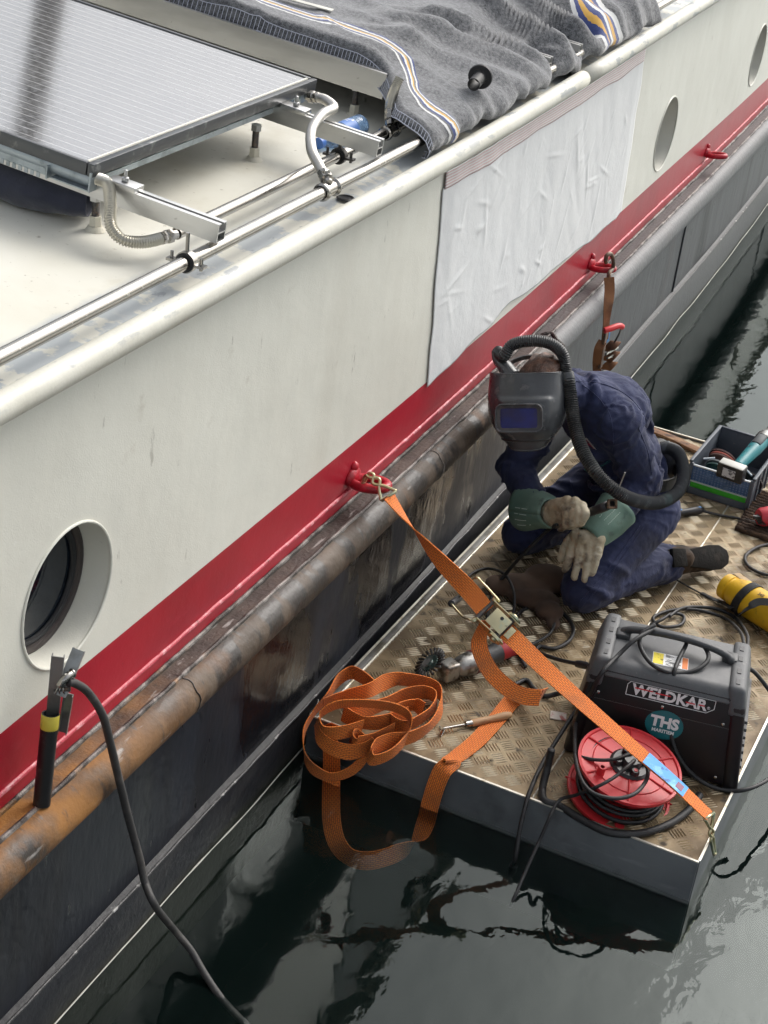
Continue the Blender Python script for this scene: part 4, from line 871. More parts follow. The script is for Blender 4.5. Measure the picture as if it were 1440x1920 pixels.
# warning sticker on top
TR = Matrix(((WU.x, WV.x, 0), (WU.y, WV.y, 0), (0, 0, 1))) @ Matrix.Rotation(.05, 3, 'Z')
tcn = wl_(.24, .115, .3188)
for (dx, sxx, mm) in ((0, .105, WPAINT), (-.036, .030, mk('yellow_print', (.75, .60, .03), .5, layers=[L_((.2, .15, .02), 60, .6, .64)])), (.043, .016, mk('orange_print', (.75, .22, .06), .5)), (.008, .046, mk('small_print', (.75, .75, .74), .5, layers=[L_((.15, .15, .15), 120, .5, .56, stretch=(.4, 1, 1))]))):
    m = MB(); m.box(tcn+TR @ V((dx, 0, .0008 if dx or sxx < .1 else 0)), (sxx, .066 if sxx > .1 else .060, .0010), TR); m.build('warning_sticker', mm, wd_)

# ------------------------------------------------------------------ cable reel
REELR = mk('reel_red_plastic', (.60, .028, .035), .42, layers=[L_((.42, .02, .025), 6, .5, .7), L_((.62, .25, .22), 50, .68, .74, amt=.6), L_((.08, .03, .03), 18, .64, .72, amt=.5)], bump=(150, .12, .001))
rlt = thing('cable_reel', 'red plastic cable reel lying in front of the welding machine', 'cable reel', (.99, 3.86, DZ))
r0, r1 = V((.978, 3.874, DZ+.016)), V((.995, 3.860, DZ+.128)); rax = (r1-r0).normalized(); rx, ry, _ = basis(rax)
def rdisc(o, R1, nm):
    m = MB(); m.lathe([(0, 0), (R1*.30, 0), (R1*.32, .004), (R1*.93, .002), (R1*.95, .007), (R1, .006), (R1, -.004), (R1*.9, -.006), (0, -.006)], o, rax, 48); return m.build(nm, REELR, rlt, smooth=30)
rdisc(r1, .152, 'top_flange'); rdisc(r0, .152, 'bottom_flange')
for k in range(6):
    a = k*math.pi/3+.3; d = rx*math.cos(a)+ry*math.sin(a); m = MB(); m.tube([r1+d*.058+rax*.004, r1+d*.143+rax*.004], .0032, 6); m.build('flange_rib', REELR, rlt)
m = MB(); m.tube([r1+(rx*math.cos(a)+ry*math.sin(a))*.108+rax*.0035 for a in [2*math.pi*k/40 for k in range(40)]], .0016, 5, closed=True); m.build('flange_ring', REELR, rlt)
for a in (.35, 1.9, 3.4, 5.0):
    d = rx*math.cos(a)+ry*math.sin(a); m = MB(); m.box(r0+d*.135+rax*.004, (.022, .030, .010), Matrix(((d.x, ry.x, rax.x), (d.y, ry.y, rax.y), (d.z, ry.z, rax.z)))); m.build('flange_tab', REELR, rlt, bev=.002)
m = MB(); m.lathe([(.060, 0), (.060, .12)], r0, rax, 32); m.build('drum', REELR, rlt)
m = MB(); m.lathe([(0, .030), (.024, .030), (.030, .022), (.032, .012), (.052, .012), (.060, .006), (.060, 0)], r1+rax*.001, rax, 28); m.build('socket_hub', BLKPLASTIC, rlt, smooth=30)
for a in (.6, 2.2, 3.8, 5.3):
    d = rx*math.cos(a)+ry*math.sin(a); m = MB(); m.lathe([(.0, .026), (.010, .026), (.013, .02), (.0135, .010)], r1+d*.040, rax, 14); m.build('socket_cover', BLKPLASTIC, rlt)
m = MB(); d = rx*math.cos(.6)+ry*math.sin(.6); m.cyl(r1+d*.04+rax*.0262, r1+d*.04+rax*.0275, .006, None, 12); m.build('reset_button', REELR, rlt)
m = MB(); kn = at(1125, 1450, z=DZ+.13); m.lathe([(.006, .028), (.011, .028), (.012, 0), (.016, -.004)], kn, rax, 16); m.build('winding_knob', REELR, rlt, smooth=40)
m = MB(); n = 20
for turn in range(11):
    zz = .012+.0095*turn; rr_ = .104+.010*math.sin(turn*2.1)+(.018 if turn < 4 else 0)
    m.tube([r0+rax*(zz+.005*math.sin(2*math.pi*k/36+turn))+(rx*math.cos(2*math.pi*k/36)+ry*math.sin(2*math.pi*k/36))*(rr_+.004*math.sin(4*math.pi*k/36+turn)) for k in range(36)], .0058, 8, closed=True)
m.build('wound_cable', RUBBER, rlt, smooth=180)
pl = [at(1195, 1382, z=r1.z+.006), at(1240, 1405, z=r1.z+.006), at(1228, 1418, z=r1.z+.006), at(1190, 1392, z=r1.z+.006)]
m = MB(); m.prism([(-.036, -.017), (.026, -.022), (.033, .006), (-.028, .019)], at(1212, 1400, z=r1.z+.0068), V((.93, .35, 0)), V((-.35, .93, 0)), V((0, 0, .001))); m.build('rating_label', mk('rating_label', (.74, .74, .72), .5, layers=[L_((.25, .25, .25), 130, .56, .6, stretch=(.4, 1, 1))]), rlt)

# ------------------------------------------------------------------ small tools on the deck
gr = thing('angle_grinder', 'angle grinder with twisted wire wheel lying on the tread plate', 'angle grinder', at(850, 1270, z=DZ))
h0 = at(838, 1252, z=DZ+.05); h1 = at(880, 1244, z=DZ+.045); b1_ = at(978, 1206, z=DZ+.045); b2_ = at(1020, 1190, z=DZ+.045)
HEADM = mk('grinder_cast_head', (.36, .35, .33), .38, metal=.85, layers=[L_((.14, .12, .10), 25, .5, .62), L_((.6, .58, .55), 40, .64, .72)], bump=(90, .4, .002))
ga = (b1_-h1).normalized(); gx, gy, _ = basis(ga)
m = MB(); m.lathe([(0, -.060), (.024, -.058), (.034, -.040), (.037, -.012), (.039, .0), (.039, .008)], h1, ga, 16); m.box(h0+V((.006, .0, -.006)), (.058, .056, .060), Matrix(((ga.x, gx.x, gy.x), (ga.y, gx.y, gy.y), (ga.z, gx.z, gy.z)))); m.build('gear_head', HEADM, gr, smooth=40, bev=.010, seg=3, angle=50)
for k in range(3):
    m = MB(); m.box(h1+ga*(-.006)+V((.010*k-.004, -.026, .004-.006*k)), (.004, .012, .016)); m.build('air_slot', BLKPLASTIC, gr)
m = MB(); m.lathe([(.0395, 0), (.0405, .004), (.0395, .014)], h1+ga*.006, ga, 16); m.build('red_collar', mk('dull_red_plastic', (.20, .03, .03), .5), gr)
m = MB(); m.lathe([(.039, 0), (.040, .01), (.035, .03), (.033, .09), (.035, .105), (0, .106)], h1+ga*.018, ga, 16); m.build('motor_body', mk('grinder_black', (.03, .03, .032), .5, layers=[L_((.09, .085, .08), 20, .55, .7)]), gr, smooth=40)
m = MB(); m.lathe([(.026, 0), (.030, .01), (.029, .06), (.032, .085), (.022, .095), (0, .095)], h1+ga*.122, ga, 16); m.build('tail_handle', mk('tool_red', (.42, .025, .03), .45, layers=[L_((.03, .03, .03), 12, .52, .58)]), gr, smooth=40)
wc = at(806, 1243, z=DZ+.055); wax = V((-.55, -.42, .72)).normalized(); wx_, wy_, _ = basis(wax)
m = MB(); m.lathe([(.0, .006), (.012, .006), (.014, .002), (.030, .003), (.034, -.002), (.030, -.005), (0, -.005)], wc, wax, 24); m.cyl(wc, h0, .009, None, 12); m.build('wheel_hub', mk('green_wheel_hub', (.06, .10, .085), .4, metal=.5, layers=[L_((.35, .34, .32), 14, .5, .6)]), gr, smooth=40)
for k in range(22):
    a = 2*math.pi*k/22; d = wx_*math.cos(a)+wy_*math.sin(a); tg = wx_*-math.sin(a)+wy_*math.cos(a)
    m = MB(); m.tube([wc+d*.030, wc+d*.042+tg*.004, wc+d*.056+tg*.011], [.0030, .0042, .0050], 6); m.build('wire_knot', DARKSTEEL, gr, smooth=180)
ch = thing('chipping_hammer', 'chipping hammer with steel head and worn wooden handle on the deck', 'hammer', at(870, 1360, z=DZ))
p0_, p1_, p2_ = at(832, 1366, z=DZ+.014), at(876, 1358, z=DZ+.014), at(958, 1340, z=DZ+.014)
m = MB(); m.cyl(p0_, p1_, .0045, None, 8); m.tube([at(824, 1362, z=DZ+.05), at(826, 1366, z=DZ+.03), p0_, at(827, 1381, z=DZ+.004)], [.002, .006, .0065, .002], 8); m.build('steel_head', STEEL, ch, smooth=60)
m = MB(); m.cyl(p1_-(p2_-p1_)*.04, p1_+(p2_-p1_)*.10, .0115, None, 12); m.build('ferrule', STEEL, ch)
m = MB(); pth = [p1_.lerp(p2_, t/8) for t in range(9)]; m.tube(pth, [.010, .012, .0125, .0115, .0105, .011, .013, .0135, .009], 12); m.build('handle', mk('worn_wood', (.42, .25, .13), .6, layers=[L_((.22, .11, .05), 26, .5, .66, stretch=(1, .3, 1))], bump=(90, .3, .001)), ch, smooth=180)
m = MB(); c = at(1047, 1342, z=DZ+.004); R_ = rotz(.3); m.box(c, (.05, .042, .0012), R_); tag(m.build('paper_scrap', mk('printed_paper', (.62, .56, .50), .8, layers=[L_((.45, .16, .14), 40, .54, .6)]), off=c), 'crumpled printed paper scrap beside the welding machine', 'paper')
# ------------------------------------------------------------------ the welder
def fuse(mb, voxel, it=6, fac=.5):
    me = mb.mesh(merge=False); o = bpy.data.objects.new('tmp', me); col.objects.link(o)
    r = o.modifiers.new('r', 'REMESH'); r.mode = 'VOXEL'; r.voxel_size = voxel
    if it: s = o.modifiers.new('s', 'SMOOTH'); s.iterations = it; s.factor = fac
    dg = bpy.context.evaluated_depsgraph_get(); out = bpy.data.meshes.new_from_object(o.evaluated_get(dg))
    bpy.data.objects.remove(o); return out
def put(me, name, mats, parent, disp=None, matfn=None):
    base = V(parent['_b'])
    if disp:
        me.update(); nn = [v.normal.copy() for v in me.vertices]; d = [disp(v.co, nn[i]) for i, v in enumerate(me.vertices)]
        for i, v in enumerate(me.vertices): v.co = v.co+(d[i] if isinstance(d[i], V) else nn[i]*d[i])
    me.materials.clear()
    for mm in mats: me.materials.append(mm)
    if matfn:
        for p in me.polygons: p.material_index = matfn(p.center)
    for v in me.vertices: v.co = v.co-base
    me.shade_smooth(); o = bpy.data.objects.new(name, me); col.objects.link(o); o.parent = parent; o['_b'] = tuple(base); return o
def cap(m, p0, p1, r0, r1, n=14):
    p0, p1 = V(p0), V(p1); m.tube([p0, p1], [r0, r1], n); m.ell(p0, (r0, r0, r0), None, n, 8); m.ell(p1, (r1, r1, r1), None, n, 8)
LAT = V((.83, -.56, 0)).normalized(); HDG = V((-.56, -.83, 0)).normalized()
def ob(up, lat=LAT):
    u = V(up).normalized(); l = (V(lat)-u*V(lat).dot(u)).normalized(); f = u.cross(l); return Matrix(((l.x, f.x, u.x), (l.y, f.y, u.y), (l.z, f.z, u.z)))
pr_ = thing('person', 'kneeling person in navy coveralls, welding helmet and leather gloves working on the float', 'person', (.55, 5.0, DZ))
DENIM = mk('navy_coverall', (.0125, .0180, .058), .85, layers=[L_((.022, .030, .086), 4, .44, .66), L_((.008, .0105, .034), 7, .52, .66), L_((.050, .055, .095), 36, .67, .76, amt=.35), L_((.04, .036, .04), 5, .64, .78, amt=.3)], bumps=[(420, .3, .001), (26, .5, .006, (1, 1, .6))], sheen=.05)
SKIN = mk('skin', (.46, .27, .20), .5)
hipN, kneeN, ankN = V((.655, 5.12, .425)), V((.552, 4.785, .238)), V((.735, 5.175, .215))
hipF, kneeF, ankF = V((.43, 5.27, .425)), V((.232, 5.045, .225)), V((.45, 5.42, .21))
pel, mid, chest, neck = V((.545, 5.20, .45)), V((.510, 5.135, .61)), V((.430, 5.035, .765)), V((.352, 4.935, .865))
shN, shF = V((.525, 4.935, .795)), V((.255, 5.075, .785))
elN, wrN = V((.622, 5.035, .572)), V((.570, 4.830, .475))
elF, wrF = V((.200, 4.935, .525)), at(1008, 955, y=4.80)
HC = at(990, 765, y=4.77)                                             # helmet centre
m = MB(); cap(m, hipN, kneeN, .106, .082); cap(m, kneeN, kneeN.lerp(ankN, .45)+V((0, 0, .012)), .084, .078); cap(m, kneeN.lerp(ankN, .45)+V((0, 0, .012)), ankN, .078, .068)
cap(m, hipF, kneeF, .098, .074); cap(m, kneeF, kneeF.lerp(ankF, .5), .076, .068); cap(m, kneeF.lerp(ankF, .5), ankF, .068, .06)
sp = mid-pel; m.ell(pel+V((.01, .02, 0)), (.165, .125, .125), ob((0, 0, 1))); m.ell(mid, (.155, .120, .14), ob(chest-mid)); m.ell(chest, (.180, .125, .155), ob(chest-mid)); m.ell(chest+V((.035, .05, .035)), (.155, .095, .12), ob(neck-chest))
m.ell(chest.lerp(neck, .6)+V((.03, .03, .0)), (.14, .085, .09), ob(neck-chest))
cap(m, neck+V((.015, .02, -.03)), neck+V((-.03, -.06, .03)), .068, .06); m.ell(HC+V((.02, .07, .03)), (.078, .098, .112))
cap(m, shN, elN, .078, .066); cap(m, elN, wrN, .067, .048); cap(m, shF, elF, .076, .062); cap(m, elF, wrF, .063, .047); cap(m, chest+V((.06, -.02, .02)), shN, .10, .082); cap(m, chest+V((-.06, .05, .02)), shF, .10, .08)
# cloth folds as soft ridges
random.seed(5)
def folds(a, b_, r, n, tw, rr):
    ax = (b_-a).normalized(); x_, y_, _ = basis(ax)
    for k in range(n):
        t = random.random(); ph = random.uniform(0, 6.28); o = a.lerp(b_, t); pts = []
        for j in range(7):
            an = ph+(j-3)*tw/6.; pts.append(o+(x_*math.cos(an)+y_*math.sin(an))*r+ax*((j-3)*.013))
        m.tube(pts, [rr*(.3+.7*math.sin(math.pi*(j+.5)/7)) for j in range(7)], 6)
folds(shN, elN, .074, 7, 2.2, .011); folds(elN, wrN, .058, 7, 2.6, .010); folds(shF, elF, .07, 6, 2.2, .011); folds(elF, wrF, .055, 5, 2.6, .010)
folds(hipN, kneeN, .088, 10, 1.8, .013); folds(kneeN, ankN, .068, 9, 2.4, .013); folds(hipF, kneeF, .088, 7, 1.8, .012); folds(mid, chest, .135, 8, 1.2, .014); folds(pel, mid, .135, 8, 1.4, .015)
# collar, belt line, trouser crease at the bent knee
m.tube([neck+V((.015, .02, -.01))+ob(neck-chest) @ V((.085*math.cos(a), .072*math.sin(a), .018*math.sin(a*2))) for a in [2*math.pi*k/24 for k in range(24)]], .014, 6, closed=True)
body = fuse(m, .0075, 5, .5)
BONES = [(hipN, kneeN), (kneeN, ankN), (hipF, kneeF), (kneeF, ankF), (shN, elN), (elN, wrN), (shF, elF), (elF, wrF), (pel, mid), (mid, chest), (chest, neck)]
BAS = [basis(b_-a_) for a_, b_ in BONES]; BLN = [(b_-a_).length for a_, b_ in BONES]
def wr_d(co, n):
    bd, bi, bt = 9, 0, 0
    for i, (a_, b_) in enumerate(BONES):
        t = clamp((co-a_).dot(b_-a_)/(BLN[i]**2)); d = (co-a_.lerp(b_, t)).length
        if i >= 8: d *= .72
        if d < bd: bd, bi, bt = d, i, t
    x_, y_, ax = BAS[bi]; a_ = BONES[bi][0]; r = co-a_; al = r.dot(ax); an = math.atan2(r.dot(y_), r.dot(x_))
    ca, sa = math.cos(an), math.sin(an); near = max(1-sst(0, .38, bt), sst(.62, 1, bt))
    wv = .5*mnoise.noise(V((co.x*7, co.y*7, co.z*7)))
    # folds wrap across the limb at the joints and run along it between them
    f1 = abs(mnoise.noise(V((al*24+wv*2.2+ca*1.6, ca*.9+bi*3.1, sa*.9+wv))))
    f2 = abs(mnoise.noise(V((al*7+wv+bi, ca*2.6+al*5, sa*2.6+wv))))
    f3 = abs(mnoise.noise(V((co.x*34+wv*3, co.y*34, co.z*26+wv*4))))
    rg = lambda f, w_: max(0., w_-f)/w_
    sm = .55 if bi in (0, 2) else 1.0
    return (.0095*rg(f1, .24)*(.06+.94*near)+.0045*rg(f2, .14)*(1-.6*near))*sm*(.7 if bi >= 8 else 1)+.0016*rg(f3, .2)-.0025
put(body, 'body', [DENIM, SKIN], pr_, wr_d, lambda c: 1 if (c-(HC+V((.02, .06, .03)))).length < .112 and c.z > HC.z-.06 and (c-neck).length > .09 else 0)
from mathutils.bvhtree import BVHTree
bod = [o for o in pr_.children if o.name.startswith('body')][0]
bvh = BVHTree.FromPolygons([v.co+V(pr_['_b']) for v in bod.data.vertices], [tuple(p.vertices) for p in bod.data.polygons])
def onbody(px, py):
    r = (FW+RT*((px-720)/F_PX)-UP*((py-960)/F_PX)).normalized(); loc, nr, i, d = bvh.ray_cast(CP, r); return loc, nr, r
# hair
HAIR = mk('brown_hair', (.052, .022, .012), .5, layers=[L_((.16, .075, .042), 30, .46, .64, stretch=(1, 2.5, 1))], bumps=[(160, .8, .004, (2.5, .5, 1))])
hm = MB(); hm.ell(HC+V((.02, .050, .062)), (.088, .108, .118), None, 24, 16); me = fuse(hm, .006, 2)
put(me, 'hair', [HAIR], pr_, lambda c, n: .005*mnoise.noise(V((c.x*60, c.y*18, c.z*18)))+.003*mnoise.noise(V((c.x*140, c.y*40, c.z*40))))

# ---- helmet
hy, hpch = math.radians(11), math.radians(8)
f0_ = -FW*math.cos(hy)-RT*math.sin(hy); HR = UP.cross(f0_).normalized(); HF = (f0_*math.cos(hpch)-UP*math.sin(hpch)).normalized(); HU = HF.cross(HR).normalized()
if HU.dot(UP) < 0: HU = -HU
def hl(x, y, z): return HC+HR*x+HU*y+HF*z
SHELL = mk('helmet_shell', (.055, .058, .062), .27, layers=[L_((.10, .105, .11), 5, .48, .66), L_((.16, .15, .14), 26, .62, .72, rough=.5, amt=.7), L_((.025, .025, .026), 8, .56, .68)], bumps=[(160, .15, .002), (20, .15, .005)])
hel = bpy.data.objects.new('welding_helmet', None); col.objects.link(hel); hel.parent = pr_; hel['_b'] = pr_['_b']
def spow(v, e): return math.copysign(abs(v)**e, v)
def shell(u, v):
    th = math.radians(lerp(-112, 112, u)); y = lerp(.118, -.118, v)
    w_ = lerp(.120, .127, sst(0, .35, v))-.068*clamp((v-.48)/.52)**2.0; d = lerp(.098, .118, sst(0, .4, v))-.034*clamp((v-.60)/.40)**1.6
    x = w_*spow(math.sin(th), .80); z = d*spow(math.cos(th), .72) if math.cos(th) > 0 else d*1.0*math.cos(th)*1.1
    # raised face block that carries the window
    k = sst(.30, .36, v)*(1-sst(.80, .93, v))*(1-sst(.078, .100, abs(x)))*(1 if math.cos(th) > 0 else 0)
    z += .013*k; y -= .012*sst(.85, 1, v)*math.cos(th)
    return hl(x, y, z)
m = MB(); m.grid(shell, 72, 44); m.build('shell', SHELL, hel, smooth=180, solid=.004)
m = MB(); m.tube([shell(i/60, 1)-HU*.001 for i in range(61)], .0042, 8); m.build('edge_bead', SHELL, hel, smooth=180)
m = MB(); m.tube([shell(i/60, 0) for i in range(61)], .0030, 8); m.build('edge_bead', SHELL, hel, smooth=180)
m = MB(); m.tube([shell(i/60, .90)+(shell(i/60, .90)-HC).normalized()*.001 for i in range(8, 53)], .0045, 8); m.build('chin_ridge', mk('helmet_black', (.02, .02, .021), .3), hel, smooth=180)
def rrect(cx, cy, w_, h_, r, z, tap=0): 
    out_ = []
    for (sx_, sy_, a0) in ((1, 1, 0), (-1, 1, 90), (-1, -1, 180), (1, -1, 270)):
        for k in range(6):
            a = math.radians(a0+18*k); xx = cx+sx_*(w_/2-r)+r*math.cos(a); yy = cy+sy_*(h_/2-r)+r*math.sin(a); xx = cx+(xx-cx)*(1-tap*(yy-cy)/h_); out_.append(hl(xx, yy, z-.10*(abs(xx)**2)/.12))
    return out_
WY = -.022; WX = -.016
m = MB(); m.tube(rrect(WX, WY, .150, .088, .022, .1400), .0036, 8, closed=True); m.build('window_frame', SHELL, hel, smooth=180)
o1 = rrect(WX, WY, .146, .084, .020, .1392); o2 = rrect(WX, WY, .118, .062, .008, .1376)
m = MB(); n = len(o1); m.add(o1+o2, [(i, (i+1) % n, n+(i+1) % n, n+i) for i in range(n)]); m.build('window_bezel', mk('bezel_dark', (.03, .03, .032), .4, layers=[L_((.09, .085, .08), 20, .5, .7)]), hel)
LENS = mk('welding_filter_glass', (.010, .012, .11), .10, layers=[L_((.018, .012, .06), 9, .45, .65), L_((.02, .025, .20), 4, .52, .7)], spec=.25)
m = MB(); m.add(rrect(WX, WY, .119, .063, .008, .1379), [tuple(range(24))]); m.build('filter_lens', LENS, hel, smooth=0)
# head harness band and side knob
m = MB(); pth = [hl(.100*math.sin(a), .125+.030*math.cos(a)*1.0, -.045+.02*math.cos(a)) for a in [math.radians(-95+9.5*k) for k in range(21)]]
HARN = mk('harness_grey', (.14, .14, .14), .5, layers=[L_((.24, .235, .22), 30, .5, .62)])
pth = crom([hl(-.080, .120, -.02), hl(-.055, .150, -.05), hl(0, .164, -.065), hl(.05, .150, -.055), hl(.088, .108, -.03)], 8)
m.ribbon(pth, [HF*.8+HU*.6]*len(pth), .022, .004); m.build('head_band', HARN, hel)
m = MB()
for i in range(2, len(pth)-2): m.box(pth[i]+(HU*.8-HF*.3)*.0028, (.004, .010, .0015), Matrix(((HR.x, HF.x, HU.x), (HR.y, HF.y, HU.y), (HR.z, HF.z, HU.z))))
m.build('band_teeth', mk('harness_dark', (.05, .05, .05), .5), hel)
m = MB(); pt2 = crom([hl(.118, .02, -.03), hl(.122, .08, -.035), hl(.105, .135, -.045)], 8); m.ribbon(pt2, [HF]*len(pt2), .026, .004); m.lathe([(0, .014), (.020, .013), (.024, .006), (.024, 0)], hl(.120, .055, -.02), HR, 20); m.build('pivot_knob', SHELL, hel, smooth=40)
# inlet duct on the left temple
m = MB(); pd = crom([hl(-.045, .105, .03), hl(-.070, .135, .01), hl(-.092, .160, -.01), hl(-.098, .188, -.02)], 6); m.tube(pd, [.030-.0004*i for i in range(len(pd))], 12, sq=.8); m.build('air_duct', SHELL, hel, smooth=180)
# breathing hoses
HOSE = mk('breathing_hose_rubber', (.026, .027, .028), .42, layers=[L_((.07, .072, .07), 22, .55, .7), L_((.05, .09, .085), 7, .62, .7, amt=.5)], bump=(140, .15, .001))
def ribbed(pts, r, ring, mat_, name, parent, amp=.10):
    p = crom(pts, 50); tot = sum((p[i+1]-p[i]).length for i in range(len(p)-1)); n = int(tot/(ring/4)); res = []; i = 0; acc = 0
    for k in range(n+1):
        s = tot*k/n
        while i < len(p)-2 and acc+(p[i+1]-p[i]).length < s: acc += (p[i+1]-p[i]).length; i += 1
        l = (p[i+1]-p[i]).length; res.append(p[i].lerp(p[i+1], clamp((s-acc)/l if l else 0)))
    m = MB(); m.tube(res, [r*(1+amp*math.cos(k*math.pi/2)) for k in range(n+1)], 16); return m.build(name, mat_, parent, smooth=80)
ribbed([pd[-2], at(944, 668, y=4.77), at(962, 646, y=4.785), at(1000, 639, y=4.80), at(1035, 646, y=4.82), at(1055, 665, y=4.83), at(1060, 690, y=4.82), at(1064, 706, y=4.81)], .0195, .0066, HOSE, 'crown_hose', pr_, .07)
m = MB(); cpts = [at(1062, 698, y=4.812), at(1066, 722, y=4.80)]; m.cyl(cpts[0], cpts[1], .024, None, 18); m.build('hose_coupling', SHELL, pr_, bev=.003)
H2 = [at(1065, 712, y=4.802), at(1071, 750, y=4.77), at(1078, 800, y=4.72), at(1095, 850, y=4.66), at(1128, 898, y=4.62), at(1175, 932, y=4.66), at(1228, 943, y=4.82), at(1268, 925, y=5.00), at(1282, 890, y=5.14), at(1272, 850, y=5.24), at(1248, 838, y=5.28)]
ribbed(H2, .0205, .0078, HOSE, 'breathing_hose', pr_, .11)
# belt and blower unit on the back
m = MB(); bc_ = at(1247, 880, y=5.30); Rb = ob((.15, .1, 1), LAT); m.box(bc_+V((-.02, .0, -.0)), (.16, .09, .17), Rb); m.build('blower_unit', mk('blower_black', (.022, .022, .024), .45, layers=[L_((.07, .068, .062), 18, .55, .72)], bump=(40, .3, .004)), pr_, bev=.02, seg=3)
m = MB(); m.cyl(at(1240, 842, y=5.27), at(1258, 838, y=5.28), .026, .024, 16); m.build('blower_outlet', SHELL, pr_, bev=.003)
m = MB(); bl = [pel+V((0, 0, .085))+ob((0, 0, 1)) @ V((.176*math.cos(a), .138*math.sin(a), .01)) for a in [2*math.pi*k/30 for k in range(30)]]; bl.append(bl[0]); m.ribbon(bl, [V((0, 0, 1))]*31, .045, .006); m.build('belt', mk('belt_black', (.018, .018, .018), .6, bump=(90, .3, .002)), pr_)

# ---- gloves
LEATH = mk('glove_leather', (.50, .45, .33), .75, layers=[L_((.36, .30, .20), 9, .42, .60), L_((.085, .062, .045), 11, .46, .60), L_((.62, .58, .46), 16, .62, .74)], bumps=[(60, .5, .003), (240, .3, .001)])
CUFF = mk('glove_green_cuff', (.105, .185, .145), .72, layers=[L_((.16, .25, .20), 9, .45, .65), L_((.045, .06, .05), 12, .56, .7)], bumps=[(50, .3, .003)])
CPRINT = mk('cuff_print', (.46, .56, .50), .7)
def glove(name, palm, fingers, cuff, inner=None):
    g_ = bpy.data.objects.new(name, None); col.objects.link(g_); g_.parent = pr_; g_['_b'] = pr_['_b']
    m = MB()
    for (a, b_, r0_, r1_) in palm: cap(m, a, b_, r0_, r1_, 12)
    for (pts, rs) in fingers:
        for i in range(len(pts)-1): cap(m, pts[i], pts[i+1], rs[i], rs[i+1], 10)
    me = fuse(m, .0038, 2, .45)
    put(me, 'hand', [LEATH], g_, lambda c, n: .0022*fbm((c.x*55, c.y*55, c.z*55), 3)-.002*abs(mnoise.noise(V((c.x*34, c.y*30, c.z*40)))))
    a, b_, r0_, r1_ = cuff; a, b_ = V(a), V(b_); x_, y_, ax = basis(b_-a); ln = (b_-a).length
    def cf(u, v):
        t = 2*math.pi*u; r = lerp(r0_, r1_, v**.8)*(1+.10*mnoise.noise(V((math.cos(t)*1.2, math.sin(t)*1.2, v*2+a.x*9)))+.035*math.sin(t*3+v*5))
        return a+ax*(ln*v)+(x_*math.cos(t)+y_*math.sin(t))*r
    m = MB(); m.grid(cf, 36, 12); m.build('cuff', CUFF, g_, smooth=180, solid=.004)
    return g_, cf
def P3(px, py, y): return at(px, py, y=y)
# left hand resting on the thigh
kn = [P3(1072, 1030, 4.735), P3(1087, 1040, 4.722), P3(1103, 1045, 4.720), P3(1119, 1040, 4.728)]
tips = [[P3(1066, 1050, 4.715), P3(1060, 1068, 4.708)], [P3(1081, 1064, 4.700), P3(1077, 1083, 4.695)], [P3(1099, 1068, 4.700), P3(1096, 1086, 4.696)], [P3(1115, 1060, 4.712), P3(1110, 1075, 4.708)]]
wN = wrN+V((-.012, -.03, -.02))
def mid_(a, b_): return a.lerp(b_, .5)
hand_c = P3(1098, 1010, 4.755)
gN, cfN = glove('glove', [(P3(1080, 1008, 4.76), kn[0], .024, .018), (P3(1092, 1006, 4.757), kn[1], .026, .019), (P3(1107, 1008, 4.757), kn[2], .026, .019), (P3(1122, 1012, 4.762), kn[3], .024, .018), (wN, hand_c, .034, .034), (P3(1082, 1005, 4.757), P3(1122, 1010, 4.76), .026, .026)],
    [([kn[i], tips[i][0], tips[i][1]], [.0165, .0145, .0125]) for i in range(4)]+[([P3(1082, 1000, 4.765), P3(1066, 1014, 4.752), P3(1056, 1032, 4.742), P3(1052, 1048, 4.735)], [.021, .018, .0155, .0135])],
    (P3(1104, 1010, 4.763), elN.lerp(wrN, .68)+V((0, .0, .0)), .046, .073))
# right hand closed on the electrode holder
hs0, hs1 = P3(1040, 985, 4.735), P3(1150, 944, 4.66)       # holder axis
hx = (hs1-hs0).normalized()
def hh(t, a, r):
    x_, y_, _ = basis(hx); return hs0.lerp(hs1, t)+(x_*math.cos(a)+y_*math.sin(a))*r
pk = [P3(1050, 944, 4.715), P3(1064, 941, 4.706), P3(1079, 943, 4.697), P3(1091, 950, 4.690)]
fng = []
for i, k in enumerate(pk):
    e1 = P3(1064+i*11.5, 961+i*1, 4.672-.004*i); e2 = P3(1060+i*11, 984-i*3.2, 4.672-.004*i); e3 = P3(1052+i*10, 991-i*4, 4.70-.004*i)
    fng.append(([k, e1, e2, e3], [.018, .0165, .015, .013]))
fng.append(([P3(1050, 972, 4.735), P3(1070, 984, 4.705), P3(1090, 980, 4.682)], [.020, .017, .0145]))
gF, cfF = glove('glove', [(P3(1028, 955, 4.755), pk[0], .030, .021), (P3(1030, 958, 4.75), pk[1], .031, .022), (P3(1030, 964, 4.75), pk[2], .031, .021), (P3(1032, 970, 4.75), pk[3], .030, .020), (P3(1032, 962, 4.75), P3(1072, 968, 4.718), .034, .026), (P3(1036, 976, 4.745), P3(1060, 978, 4.725), .026, .022)], fng,
    (P3(1036, 962, 4.742), P3(986, 953, 4.835), .048, .076))
